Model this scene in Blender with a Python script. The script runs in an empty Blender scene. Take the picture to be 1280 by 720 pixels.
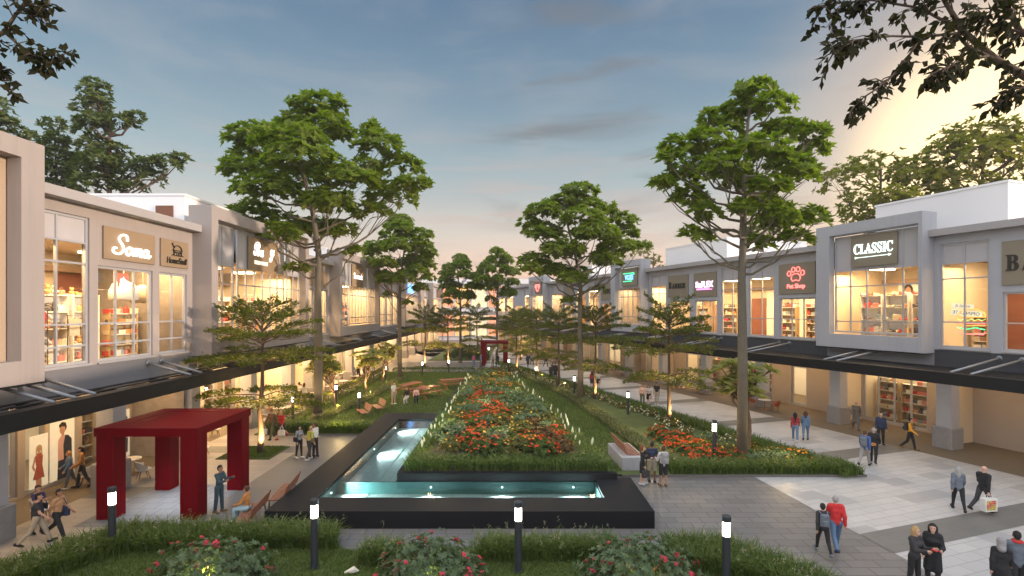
import bpy, math, random
import numpy as np
from mathutils import Vector, Matrix
R = math.radians
random.seed(7); rng = np.random.default_rng(11)
scn = bpy.context.scene; COL = scn.collection
H = 7.5; F = 637.0; HY = 388.0            # eye height (m), focal length and horizon row of the 1280x720 photograph
def G(px, py):                            # point of the ground under a pixel of the photograph
    Y = F*H/(py-HY); return ((px-640)/F*Y, Y)
# ------------------------------------------------------------------ materials
MATS = {}
def nodes(name):
    m = bpy.data.materials.new(name); m.use_nodes = True
    nt = m.node_tree; return m, nt, nt.nodes['Principled BSDF'], nt.nodes['Material Output']
def NN(nt, t, **k):
    n = nt.nodes.new(t)
    for a, v in k.items(): setattr(n, a, v)
    return n
def mixrgb(nt, fac, a, b, blend='MIX'):
    n = NN(nt, 'ShaderNodeMix', data_type='RGBA', blend_type=blend)
    for i, v in ((0, fac), (6, a), (7, b)):
        if hasattr(v, 'is_output'): nt.links.new(v, n.inputs[i])
        else: n.inputs[i].default_value = v if i == 0 else (*v[:3], 1)
    return n.outputs[2]
def mth(nt, op, a, b=None, c=None):
    n = NN(nt, 'ShaderNodeMath', operation=op)
    for i, v in enumerate((a, b, c)):
        if v is None: continue
        if hasattr(v, 'is_output'): nt.links.new(v, n.inputs[i])
        else: n.inputs[i].default_value = v
    return n.outputs[0]
def noise(nt, scale, detail=4, rough=.6, vec=None, stretch=None):
    n = NN(nt, 'ShaderNodeTexNoise'); n.inputs['Scale'].default_value = scale
    n.inputs['Detail'].default_value = detail; n.inputs['Roughness'].default_value = rough
    if vec is None: vec = NN(nt, 'ShaderNodeTexCoord').outputs['Object']
    if stretch:
        mp = NN(nt, 'ShaderNodeMapping'); mp.inputs['Scale'].default_value = stretch
        nt.links.new(vec, mp.inputs[0]); vec = mp.outputs[0]
    nt.links.new(vec, n.inputs['Vector']); return n.outputs['Fac']
def ramp(nt, fac, stops, const=False):
    r = NN(nt, 'ShaderNodeValToRGB'); e = r.color_ramp.elements
    if const: r.color_ramp.interpolation = 'CONSTANT'
    while len(e) < len(stops): e.new(.5)
    for el, (p, c) in zip(e, stops):
        el.position = p; el.color = (*c, 1) if hasattr(c, '__len__') else (c, c, c, 1)
    nt.links.new(fac, r.inputs[0]); return r.outputs[0]
def mat(name, col, rough=.6, metal=0., var=.18, scale=2.5, bump=0., bscale=60, emit=0., ecol=None, spec=.5, coat=0.):
    if name in MATS: return MATS[name]
    m, nt, b, o = nodes(name)
    lo = [c*(1-var) for c in col]; hi = [min(1, c*(1+var)) for c in col]
    f = noise(nt, scale)
    nt.links.new(mixrgb(nt, f, lo, hi), b.inputs['Base Color'])
    b.inputs['Roughness'].default_value = rough; b.inputs['Metallic'].default_value = metal
    b.inputs['Specular IOR Level'].default_value = spec; b.inputs['Coat Weight'].default_value = coat
    if bump:
        bp = NN(nt, 'ShaderNodeBump'); bp.inputs['Strength'].default_value = bump; bp.inputs['Distance'].default_value = .02
        nt.links.new(noise(nt, bscale), bp.inputs['Height']); nt.links.new(bp.outputs[0], b.inputs['Normal'])
    if emit:
        b.inputs['Emission Color'].default_value = (*(ecol or col), 1); b.inputs['Emission Strength'].default_value = emit
    MATS[name] = m; return m
def leafm(name, col, col2, trans=.35, rough=.45):
    m, nt, b, o = nodes(name)
    g = NN(nt, 'ShaderNodeNewGeometry')
    c = mixrgb(nt, g.outputs['Random Per Island'], col, col2)
    c = mixrgb(nt, mth(nt, 'MULTIPLY', noise(nt, .5, 2), .45), c, [x*.6 for x in col])
    nt.links.new(c, b.inputs['Base Color']); b.inputs['Roughness'].default_value = rough
    b.inputs['Specular IOR Level'].default_value = .3
    t = NN(nt, 'ShaderNodeBsdfTranslucent')
    nt.links.new(mixrgb(nt, 1., c, (1.0, 1.25, .45), 'MULTIPLY'), t.inputs[0])
    mx = NN(nt, 'ShaderNodeMixShader'); mx.inputs[0].default_value = trans
    nt.links.new(b.outputs[0], mx.inputs[1]); nt.links.new(t.outputs[0], mx.inputs[2]); nt.links.new(mx.outputs[0], o.inputs[0])
    return m
def tilem(name, c1, c2, w, h, mortar, msize=.012, patch=None, pfrac=.1, rough=.55, pw=None, wet=0.):
    """Paving: brick-laid slabs with joints, per-slab tone, optional scattered darker slabs, broad dirt."""
    m, nt, b, o = nodes(name)
    tc = NN(nt, 'ShaderNodeTexCoord').outputs['Object']
    def brick(w, h, ca, cb, ms, off=.5):
        n = NN(nt, 'ShaderNodeTexBrick'); n.offset = off
        for k, v in (('Color1', (*ca, 1)), ('Color2', (*cb, 1)), ('Mortar', (*mortar, 1))): n.inputs[k].default_value = v
        for k, v in (('Scale', 1.), ('Mortar Size', ms), ('Mortar Smooth', .1), ('Bias', 0.), ('Brick Width', w), ('Row Height', h)): n.inputs[k].default_value = v
        nt.links.new(tc, n.inputs['Vector']); return n
    bk = brick(w, h, c1, c2, msize); c = bk.outputs['Color']
    if patch:
        pb = brick(pw[0], pw[1], (0, 0, 0), (1, 1, 1), 0.)
        f = ramp(nt, pb.outputs['Color'], [(0, 0), (1-pfrac, 1)], True)
        c = mixrgb(nt, mth(nt, 'MULTIPLY', f, .8), c, patch)
    d = noise(nt, .25, 5); c = mixrgb(nt, mth(nt, 'MULTIPLY', d, .45), c, [x*.55 for x in c1])
    d2 = noise(nt, 9., 5); c = mixrgb(nt, mth(nt, 'MULTIPLY', d2, .25), c, [x*.6 for x in c1])
    nt.links.new(c, b.inputs['Base Color'])
    nt.links.new(mth(nt, 'MULTIPLY_ADD', d, .3, rough-.15), b.inputs['Roughness'])
    bp = NN(nt, 'ShaderNodeBump'); bp.inputs['Strength'].default_value = .4; bp.inputs['Distance'].default_value = .01
    nt.links.new(mth(nt, 'SUBTRACT', mth(nt, 'MULTIPLY', d2, .3), bk.outputs['Fac']), bp.inputs['Height'])
    nt.links.new(bp.outputs[0], b.inputs['Normal']); return m
def glassm(name, tint=(.93, .95, .95), rough=.02, ior=1.5):
    m, nt, b, o = nodes(name); nt.nodes.remove(b)
    t = NN(nt, 'ShaderNodeBsdfTransparent'); t.inputs[0].default_value = (*tint, 1)
    g = NN(nt, 'ShaderNodeBsdfGlossy'); g.inputs['Roughness'].default_value = rough
    fr = NN(nt, 'ShaderNodeFresnel'); fr.inputs[0].default_value = ior
    mx = NN(nt, 'ShaderNodeMixShader'); ge = NN(nt, 'ShaderNodeNewGeometry'); nt.links.new(mth(nt, 'MULTIPLY', fr.outputs[0], mth(nt, 'SUBTRACT', 1., ge.outputs['Backfacing'])), mx.inputs[0])
    nt.links.new(t.outputs[0], mx.inputs[1]); nt.links.new(g.outputs[0], mx.inputs[2]); nt.links.new(mx.outputs[0], o.inputs[0])
    return m
# ------------------------------------------------------------------ meshes
class MB:
    def __init__(s): s.v = []; s.f = []
    def quad(s, a, b, c, d): n = len(s.v); s.v += [a, b, c, d]; s.f.append((n, n+1, n+2, n+3)); return s
    def poly(s, pts): n = len(s.v); s.v += list(pts); s.f.append(tuple(range(n, n+len(pts)))); return s
    def box(s, x0, x1, y0, y1, z0, z1, mx=None):
        P = [(x, y, z) for z in (z0, z1) for x, y in ((x0, y0), (x1, y0), (x1, y1), (x0, y1))]
        if mx is not None: P = [tuple(mx @ Vector(p)) for p in P]
        n = len(s.v); s.v += P
        s.f += [tuple(n+i for i in q) for q in ((3, 2, 1, 0), (4, 5, 6, 7), (0, 1, 5, 4), (1, 2, 6, 5), (2, 3, 7, 6), (3, 0, 4, 7))]; return s
    def bbox(s, x0, x1, y0, y1, z0, z1, b=.02, mx=None):     # box with chamfered top and upright edges
        r = [(x0+b, y0), (x1-b, y0), (x1, y0+b), (x1, y1-b), (x1-b, y1), (x0+b, y1), (x0, y1-b), (x0, y0+b)]
        r2 = [(min(max(x, x0+b), x1-b), min(max(y, y0+b), y1-b)) for x, y in r]
        P = [(x, y, z0) for x, y in r]+[(x, y, z1-b) for x, y in r]+[(x, y, z1) for x, y in r2]
        if mx is not None: P = [tuple(mx @ Vector(p)) for p in P]
        n = len(s.v); s.v += P
        for k in (0, 8):
            for i in range(8): j = (i+1) % 8; s.f.append((n+k+i, n+k+j, n+k+8+j, n+k+8+i))
        s.f.append(tuple(n+16+i for i in range(8))); s.f.append(tuple(n+7-i for i in range(8))); return s
    def prism(s, pts, z0, z1):
        n = len(s.v); k = len(pts)
        s.v += [(x, y, z0) for x, y in pts]+[(x, y, z1) for x, y in pts]
        s.f.append(tuple(range(n+k, n+2*k))); s.f.append(tuple(range(n+k-1, n-1, -1)))
        for i in range(k): j = (i+1) % k; s.f.append((n+i, n+j, n+k+j, n+k+i))
        return s
    def tube(s, pts, rad, n=8, cap=True):
        pts = [Vector(p) for p in pts]; base = len(s.v)
        if not hasattr(rad, '__len__'): rad = [rad]*len(pts)
        ref = Vector((.31, .87, .13)).normalized()
        for i, p in enumerate(pts):
            d = (pts[min(i+1, len(pts)-1)]-pts[max(i-1, 0)])
            d = d.normalized() if d.length > 1e-9 else Vector((0, 0, 1))
            a = d.cross(ref).normalized() if abs(d.dot(ref)) < .98 else d.cross(Vector((1, 0, 0))).normalized()
            b = d.cross(a)
            for k in range(n):
                t = 2*math.pi*k/n; s.v.append(tuple(p+(a*math.cos(t)+b*math.sin(t))*rad[i]))
        for i in range(len(pts)-1):
            for k in range(n):
                q = (k+1) % n; s.f.append((base+i*n+k, base+i*n+q, base+(i+1)*n+q, base+(i+1)*n+k))
        if cap:
            s.f.append(tuple(base+k for k in range(n-1, -1, -1))); e = base+(len(pts)-1)*n; s.f.append(tuple(e+k for k in range(n)))
        return s
    def lathe(s, prof, c=(0, 0, 0), n=16):
        return s.tube([(c[0], c[1], c[2]+z) for r, z in prof], [r for r, z in prof], n)
    def ball(s, c, r, n=8, sz=1.):
        k = n//2+1
        return s.tube([(c[0], c[1], c[2]-r*sz*math.cos(math.pi*i/k)) for i in range(k+1)], [max(.02*r, r*math.sin(math.pi*i/k)) for i in range(k+1)], n)
    def build(s, name, m, parent=None, smooth=False, matrix=None):
        me = bpy.data.meshes.new(name); me.from_pydata(s.v, [], s.f); me.update()
        if smooth: me.polygons.foreach_set('use_smooth', [True]*len(me.polygons))
        return link(name, me, m, parent, matrix)
def link(name, me, m, parent=None, matrix=None):
    o = bpy.data.objects.new(name, me); COL.objects.link(o)
    if m is not None and not me.materials: me.materials.append(m)
    if parent: o.parent = parent
    if matrix is not None: o.matrix_local = matrix
    return o
def npmesh(name, V, Fc, smooth=False):
    V = np.asarray(V, dtype=np.float32).reshape(-1, 3); Fc = np.asarray(Fc, dtype=np.int32); k = Fc.shape[1]
    me = bpy.data.meshes.new(name); me.vertices.add(len(V)); me.vertices.foreach_set('co', V.ravel())
    me.loops.add(Fc.size); me.loops.foreach_set('vertex_index', Fc.ravel())
    me.polygons.add(len(Fc)); me.polygons.foreach_set('loop_start', np.arange(0, Fc.size, k, dtype=np.int32))
    if smooth: me.polygons.foreach_set('use_smooth', np.ones(len(Fc), dtype=bool))
    me.update(calc_edges=True); me.validate(); return me
# ------------------------------------------------------------------ things
def tag(o, label, cat, group=None):
    o['label'] = label; o['category'] = cat
    if group: o['group'] = group
    return o
def thing(name, label, cat, loc=(0, 0, 0), rz=0., group=None, sc=1.):
    o = bpy.data.objects.new(name, None); COL.objects.link(o); o.empty_display_size = .1
    o.location = loc; o.rotation_euler = (0, 0, rz); o.scale = (sc, sc, sc) if not hasattr(sc, '__len__') else sc
    return tag(o, label, cat, group)
def struct(o, kind='structure'): o['kind'] = kind; return o
def dup(root, loc, rz=0., label=None, group=None, sc=None):
    r = root.copy(); COL.objects.link(r); r.location = loc; r.rotation_euler = (0, 0, rz)
    if sc is not None: r.scale = (sc, sc, sc) if not hasattr(sc, '__len__') else sc
    if label: r['label'] = label
    if group: r['group'] = group
    for ch in list(root.children):
        c = ch.copy(); COL.objects.link(c); c.parent = r
        for g in list(ch.children):
            d = g.copy(); COL.objects.link(d); d.parent = c
    return r
def text_mesh(txt, size=1., ext=.02, bold=0., shear=0.):
    cu = bpy.data.curves.new('lettering', 'FONT'); cu.body = txt; cu.size = size; cu.extrude = ext; cu.offset = bold
    cu.shear = shear; cu.align_x = 'CENTER'; cu.align_y = 'CENTER'; cu.resolution_u = 3
    o = bpy.data.objects.new('lettering', cu); COL.objects.link(o)
    dg = bpy.context.evaluated_depsgraph_get(); me = bpy.data.meshes.new_from_object(o.evaluated_get(dg))
    bpy.data.objects.remove(o); bpy.data.curves.remove(cu); return me
# right-hand row: its own axes, turned 19 degrees
TH = R(19); UV = (-math.sin(TH), math.cos(TH)); VV = (math.cos(TH), math.sin(TH))
def UVP(u, v): return (u*UV[0]+v*VV[0], u*UV[1]+v*VV[1])
def streakm(name, col):
    """Painted render with faint rain streaks under the edges and blotchy repairs."""
    m, nt, b, o = nodes(name)
    c = mixrgb(nt, noise(nt, .5, 5), [x*.9 for x in col], [x*1.06 for x in col])
    f = ramp(nt, noise(nt, 1., 6, .7, stretch=(2.6, 2.6, .12)), [(.5, 0), (.78, 1)])
    c = mixrgb(nt, mth(nt, 'MULTIPLY', f, .32), c, [x*.55 for x in col])
    nt.links.new(c, b.inputs['Base Color']); b.inputs['Roughness'].default_value = .8
    bp = NN(nt, 'ShaderNodeBump'); bp.inputs['Strength'].default_value = .15; bp.inputs['Distance'].default_value = .02
    nt.links.new(noise(nt, 40), bp.inputs['Height']); nt.links.new(bp.outputs[0], b.inputs['Normal']); return m
# ------------------------------------------------------------------ palette
STUCCO = streakm('stucco_beige', (.32, .28, .26))
STUCCO_R = streakm('stucco_grey', (.38, .38, .405))
CORNICE = mat('cornice_grey', (.33, .31, .305), .7, var=.08, scale=.8)
WHITEW = mat('white_render', (.78, .76, .75), .8, var=.04, scale=.5)
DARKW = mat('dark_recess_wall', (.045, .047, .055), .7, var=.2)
LOWWALL = mat('lower_wall', (.20, .20, .215), .8, var=.1, scale=.7, bump=.15)
SHOPWALL = mat('shop_wall_tan', (.40, .33, .27), .75, var=.12, scale=.5, bump=.1)
FRAME = mat('window_frame_grey', (.42, .43, .46), .4, metal=.3, var=.06)
SPAND = mat('spandrel_blind', (.42, .40, .41), .55, var=.1, scale=1.2)
BLACK = mat('black_steel', (.009, .010, .012), .55, var=.2, spec=.2)
LOUV = mat('louvre_charcoal', (.014, .015, .018), .5, var=.2, spec=.25)
TUBEM = mat('strut_paint', (.24, .25, .27), .4, metal=.2)
COLM = mat('column_render', (.40, .39, .40), .75, var=.1)
PLINTH = mat('plinth_stone', (.27, .25, .24), .8, var=.25, scale=6, bump=.3, bscale=30)
ROOFM = mat('roof_membrane', (.45, .45, .45), .8)
INWALL = mat('interior_wall', (.66, .55, .40), .7, var=.1, scale=.8)
INWALL2 = mat('interior_wall_brown', (.33, .22, .15), .7, var=.2, scale=.8)
INWALL3 = mat('interior_wall_white', (.75, .70, .62), .7, var=.08, scale=.8)
ACC1 = mat('interior_ochre', (.42, .24, .09), .6, var=.3, scale=1.2); ACC2 = mat('interior_red_brown', (.24, .085, .05), .6, var=.3, scale=1.2); ACC3 = mat('interior_taupe', (.30, .25, .21), .6, var=.4, scale=3)
INFLOOR = mat('interior_floor', (.42, .32, .22), .35, var=.15, scale=1.5)
GLASS = glassm('window_glass')
CEILL = mat('ceiling_lamp', (1, .78, .48), emit=9., ecol=(1, .74, .42))
WOODB = mat('bench_wood', (.23, .085, .045), .5, var=.35, scale=5)
SIGNB = mat('sign_board_bronze', (.27, .19, .115), .6, var=.07, scale=.7)
SIGNG = mat('sign_board_olive', (.225, .19, .135), .6, var=.07, scale=.7)
# ------------------------------------------------------------------ ground
PAV = tilem('grey_paver', (.15, .14, .135), (.205, .19, .18), .9, .45, (.055, .052, .05), .016)
PATHM = tilem('smooth_grey_path', (.13, .125, .12), (.15, .145, .14), 1.8, 1.2, (.10, .098, .095), .008, rough=.5)
LIGHTL = tilem('pale_plaza_tile', (.34, .30, .26), (.40, .355, .31), .9, .45, (.22, .20, .175), .010, (.21, .19, .165), .09, .5, (1.8, .9))
LIGHTR = tilem('pale_plaza_tile_cool', (.44, .435, .43), (.52, .51, .50), .9, .45, (.25, .245, .24), .012, (.30, .30, .31), .17, .45, (1.25, .8))
STRIP = tilem('dark_strip_tile', (.14, .138, .128), (.165, .16, .15), .6, .6, (.11, .108, .10), .008)
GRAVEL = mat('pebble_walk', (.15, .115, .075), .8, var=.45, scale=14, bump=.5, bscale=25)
def sheet(name, pts, m, z, rot=0., off=(0, 0)):
    c, s = math.cos(-rot), math.sin(-rot)
    P = [(c*(x-off[0])-s*(y-off[1]), s*(x-off[0])+c*(y-off[1]), 0) for x, y in pts]
    o = MB().poly(P).build(name, m); o.location = (off[0], off[1], z); o.rotation_euler = (0, 0, rot); return struct(o)
def rect(x0, x1, y0, y1): return [(x0, y0), (x1, y0), (x1, y1), (x0, y1)]
def rrect(v0, v1, u0, u1): return [UVP(u0, v0), UVP(u0, v1), UVP(u1, v1), UVP(u1, v0)]
g = MB().quad((-900, -300, 0), (900, -300, 0), (900, 1500, 0), (-900, 1500, 0)).build('ground', mat('earth', (.13, .115, .10), .9, var=.3, scale=.05)); struct(g)
sheet('plaza_pavement', rect(-24, 30, -10, 140), PAV, .004)
sheet('left_plaza', rect(-17.2, -11.4, -6, 122), LIGHTL, .008)
sheet('grey_path', rect(-11.4, -8.0, 10, 66), PATHM, .008)
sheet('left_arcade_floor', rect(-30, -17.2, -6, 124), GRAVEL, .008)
for k, y in enumerate((13.9, 20.3, 26.8, 33.4, 40., 46.6, 53.2, 59.8, 66.4)):
    sheet('paving_strip', rect(-17.2, -11.4, y, y+1.3), STRIP, .012)
sheet('right_plaza', [(10.9, 23.1), (11.8, 15.7), (13.2, 4), UVP(-6, 29.2), UVP(110, 29.2), UVP(110, 9.2), (9.5, 42), (12.5, 32)], LIGHTR, .008, TH, UVP(0, 20))
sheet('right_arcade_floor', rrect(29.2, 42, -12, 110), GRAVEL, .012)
for k in range(12):
    u = 10.95+7.85*k
    vl = 7.5 if u < 13 else 15.2-.02*u
    p = [UVP(u, 29.2), UVP(u+1.3, 29.2)]
    if k == 0: p += [(11.62, 17.05), (11.8, 15.7)]
    else: p += [UVP(u+1.3, 14.5), UVP(u, 14.5)]
    sheet('paving_strip', p, STRIP, .016, TH)
sheet('cross_path', [(-17, 62), (3.2, 62), (-1, 74), (-17, 74)], PATHM, .02)
# ------------------------------------------------------------------ shop rows
def wall_grid(y0, y1, z0, z1, holes, x, t):
    """A wall in the plane x with rectangular openings: skins, reveals and edges."""
    ys = sorted({y0, y1, *[h[0] for h in holes], *[h[1] for h in holes]}); zs = sorted({z0, z1, *[h[2] for h in holes], *[h[3] for h in holes]})
    ys = [y for y in ys if y0 <= y <= y1]; zs = [z for z in zs if z0 <= z <= z1]
    solid = lambda i, j: 0 <= i < len(ys)-1 and 0 <= j < len(zs)-1 and not any(h[0] < (ys[i]+ys[i+1])/2 < h[1] and h[2] < (zs[j]+zs[j+1])/2 < h[3] for h in holes)
    b = MB(); a = x-t
    for i in range(len(ys)-1):
        for j in range(len(zs)-1):
            if not solid(i, j): continue
            p, q, r, s = ys[i], ys[i+1], zs[j], zs[j+1]
            b.quad((x, p, r), (x, q, r), (x, q, s), (x, p, s)); b.quad((a, q, r), (a, p, r), (a, p, s), (a, q, s))
            if not solid(i-1, j): b.quad((a, p, r), (x, p, r), (x, p, s), (a, p, s))
            if not solid(i+1, j): b.quad((x, q, r), (a, q, r), (a, q, s), (x, q, s))
            if not solid(i, j-1): b.quad((a, p, r), (a, q, r), (x, q, r), (x, p, r))
            if not solid(i, j+1): b.quad((x, p, s), (x, q, s), (a, q, s), (a, p, s))
    return b
def window(root, x, y0, y1, z0, z1, cols, rows, spand=None, w=.07, fw=.10):
    """One window: frame with bars (part), its panes and blind panels (sub-parts)."""
    f = MB(); d = .05
    f.box(x-d, x+d, y0, y0+fw, z0, z1).box(x-d, x+d, y1-fw, y1, z0, z1).box(x-d+.003, x+d-.003, y0+fw, y1-fw, z1-fw, z1).box(x-d+.003, x+d-.003, y0+fw, y1-fw, z0, z0+fw)
    for c in cols: f.box(x-d+.006, x+d-.006, c-w/2, c+w/2, z0+fw, z1-fw)
    for r in rows: f.box(x-d+.01, x+d-.01, y0+fw, y1-fw, r-w/2, r+w/2)
    o = f.build('window', FRAME, root); zt = spand or z1
    MB().box(x-.012, x-.004, y0+fw/2, y1-fw/2, z0+fw/2, zt).build('pane', GLASS, o)
    if spand: MB().box(x-.016, x-.002, y0+fw/2, y1-fw/2, spand, z1-fw/2).build('blind', SPAND, o)
    return o
def even(a, b, n): return [a+(b-a)*i/n for i in range(1, n)]
LAMPS = []                                # lamp positions of lit rooms and arcades, made into lights at the end
def shop(label, M, L, proj, wins, ground, cols, signs=(), blank=False, open_=None, stucco=None, frontx=2.2, room=INWALL, struts=None, lit=1., deep=14.):
    """One shop building. Local axes: x out of the front, y along it, z up."""
    root = thing('shop_building', label, 'shop building'); root.matrix_world = M
    st = stucco; top = 12.95 if proj else 11.9; x = 1. if proj else 0.
    if proj:
        a, b, c, d = open_
        w = wall_grid(0, L, 5.15, top, [(a, b, c, d)], x, .45)
        w.box(-.2, x-.45, 0, .3, 5.15, top).box(-.2, x-.45, L-.3, L, 5.15, top).box(-.2, x-.45, .3, L-.3, 5.15, 5.4).box(-.2, x-.45, .3, L-.3, top-.6, top)
        w.build('wall', st, root)
        w = wall_grid(0, L, 4.35, 5.15, [], 0, .3).build('lower_wall', LOWWALL, root)
        if blank: MB().box(x-.75, x-.5, a-.1, b+.1, c-.1, d+.1).build('recess_panel', mat('recess_panel', (.40, .30, .21), .8, var=.06, scale=.4), root)
        wx = x-.5
        MB().box(x-.002, x+.06, -.03, L+.03, 5.1, 5.16).build('drip_edge', BLACK, root)
    else:
        w = wall_grid(0, L, 5.35, top-.36, [(q[0], q[1], q[2], q[3]) for q in wins], 0, .3).build('wall', st, root)
        MB().box(-.32, .5, 0, L, top-.36, top).build('parapet', CORNICE, root)
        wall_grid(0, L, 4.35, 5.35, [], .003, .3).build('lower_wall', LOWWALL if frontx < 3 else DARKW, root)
        wx = -.12
    for q in wins:
        window(root, wx, q[0], q[1], q[2], q[3], even(q[0], q[1], q[4]), q[5], q[6] if len(q) > 6 else None)
        if not proj: MB().box(0.004, .10, q[0]-.05, q[1]+.05, q[2]-.09, q[2]-.02).build('sill', FRAME, root)
    # body: roof, partitions, rear wall, upper and lower rooms
    MB().box(-deep, -.35, 0, L, 11., 11.15).build('roof', ROOFM, root)
    p = MB().box(-deep, -.35, .03, .13, 0, 11.).box(-deep, -.35, L-.13, L-.03, 0, 11.).box(-deep, -deep+.2, .13, L-.13, 0, 11.); p.build('partition', (INWALL, ACC3, INWALL)[int(L*10) % 3] if not blank else WHITEW, root)
    if not blank:
        r = MB().box(-5.6, -5.4, .13, L-.13, 5.2, 10.4).box(-5.4, -.31, .13, L-.13, 10.25, 10.4); r.build('upper_room', room, root)
        rr = random.Random(int(L*100)+(7 if proj else 3))
        for k in range(max(2, int(L/1.7))):
            w_ = (L-.4)/max(2, int(L/1.7)); y_ = .2+k*w_; t_ = rr.choice((INWALL2, INWALL3, ACC1, ACC2, INWALL2, ACC3)); MB().box(-5.39, -5.30, y_+.04, y_+w_-.04, 5.25, rr.choice((8.1, 8.6, 9.3))).build('wall_panel', t_, root)
        MB().box(-5.29, -4.9, .2, L-.2, 9.35, 9.6).build('pelmet', INWALL2, root)
        for k in range(max(1, int(L/3.2))):
            yy = (k+.5)*L/max(1, int(L/3.2)); MB().box(-3.6, -2.2, yy-.35, yy+.35, 10.16, 10.24).build('ceiling_light', CEILL, root)
        LAMPS.append(('room', M @ Vector((-1.2, L/2, 9.9)), M, L-.6, 1.6, lit))
    MB().box(-deep+.2, -.31, .13, L-.13, 4.9, 5.2).build('floor_slab', INFLOOR, root)
    MB().box(-3.3, -.01, .0, L, 4.3, 4.42).build('arcade_soffit', STUCCO, root)
    gh = [(a, b, .12, 3.8) for a, b, n in ground]
    wall_grid(0, L, 0, 4.3, gh, -3., .3).build('shop_front_wall', SHOPWALL, root)
    MB().box(-8., -7.8, .13, L-.13, .02, 4.8).build('ground_room', INWALL3 if lit > .9 else INWALL, root)
    for a, b, n in ground:
        window(root, -3.15, a, b, .12, 3.8, even(a, b, n), [3.05] if n < 4 else [], None, .10, .12)
    if ground: LAMPS.append(('shop', M @ Vector((-5.2, L/2, 4.4)), M, L-.6, 3., lit))
    LAMPS.append(('arcade', M @ Vector((-1.4, L/2, 4.2)), M, L-.4, .5, lit))
    for c in cols:
        k = MB().box(-.75, -.05, c-.36, c+.36, 1.15, 4.3)
        k = k.build('column', COLM, root); MB().bbox(-.9, .1, c-.5, c+.5, 0, 1.15, .04).build('plinth', PLINTH, k)
    fx = frontx
    MB().box(fx-.32, fx, 0, L, 4.0, 4.55).build('canopy_beam', BLACK, root)
    lv = MB(); n = int((fx-.45)/.44)
    for k in range(n): xx = .2+(fx-.55)*(k+.5)/n; lv.box(xx-.10, xx+.10, 0, L, 4.465, 4.495)
    lv.build('canopy_louvres', LOUV, root)
    for k in range(int(L/3.1)+1): yy = min(L-.1, .1+k*3.1); MB().box(.01, fx-.33, yy-.06, yy+.06, 4.22, 4.40).build('canopy_bracket', LOUV, root)
    for s in (struts if struts is not None else [(k+.5)*L/max(1, round(L/6.3)) for k in range(max(1, round(L/6.3)))]):
        for dy in (-.45, .45):
            t = MB().tube([(.0, s+dy, 5.12), (fx-.25, s+dy*.9, 4.58)], .055, 10); t.tube([(.0, s+dy, 5.12), (.05, s+dy, 5.107)], .14, 12); t.build('strut', TUBEM, root, True)
    return root
def sign(label, M, x, y0, y1, z0, z1, board, letters, name='shop_sign'):
    """Sign board on a shop front with lettering meshes [(text, width, height, dy, dz, material, kw)]."""
    o = MB().bbox(0, .09, -(y1-y0)/2, (y1-y0)/2, -(z1-z0)/2, (z1-z0)/2, .012).build(name, board); o.matrix_world = M @ Matrix.Translation((x, (y0+y1)/2, (z0+z1)/2))
    tag(o, label, 'sign')
    for txt, w, h, dy, dz, m, kw in letters:
        if isinstance(txt, str): me = text_mesh(txt, **kw)
        else: me = txt
        co = np.empty(len(me.vertices)*3, dtype=np.float32); me.vertices.foreach_get('co', co); co = co.reshape(-1, 3)
        lo, hi = co.min(0), co.max(0); c = (lo+hi)/2
        sx = w/max(1e-6, hi[0]-lo[0]); sy = h/max(1e-6, hi[1]-lo[1]) if h else sx
        new = np.empty_like(co); new[:, 0] = .095+(co[:, 2]-lo[2]); new[:, 1] = (co[:, 0]-c[0])*sx+dy; new[:, 2] = (co[:, 1]-c[1])*sy+dz
        me.vertices.foreach_set('co', new.ravel()); me.update()
        link('lettering', me, m, o)
    return o
def strokes(lines, r=.03):
    """Line drawing in the sign plane: polylines of (x, y) as thin tubes (x right, y up)."""
    b = MB()
    for ln in lines: b.tube([(x, y, .02) for x, y in ln], r, 6)
    me = bpy.data.meshes.new('emblem'); me.from_pydata(b.v, [], b.f); me.update(); return me
def arc(cx, cy, rx, ry, a0, a1, n=14): return [(cx+rx*math.cos(R(a0+(a1-a0)*i/n)), cy+ry*math.sin(R(a0+(a1-a0)*i/n))) for i in range(n+1)]
def math_font(s, up, lo=None):            # plain letters to the serif / script letters of the built-in mathematical alphabets
    return ''.join(chr(up+ord(c)-65) if 'A' <= c <= 'Z' else chr((lo or up+26)+ord(c)-97) if 'a' <= c <= 'z' else c for c in s)
serif = lambda s: math_font(s, 0x1D400); script = lambda s: math_font(s, 0x1D4D0)
def ML(Y0): return Matrix.Translation((-16.5, Y0, 0))
def MR(u1): p = UVP(u1, 31.2); return Matrix.Translation((p[0], p[1], 0)) @ Matrix.Rotation(R(199), 4, 'Z')
T_ROWS = [6.15, 6.97, 9.3, 10.1]; S_ROWS = [6.15, 6.97]
tall = lambda a, b, n=2: (a, b, 5.45, 11.1, n, T_ROWS, 10.1)
short = lambda a, b, n=3: (a, b, 5.45, 9.3, n, S_ROWS)
boxw = lambda a, b, n: (a, b, 6.1, 12.2, n, [6.8, 9.0, 10.0], 10.0)
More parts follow.
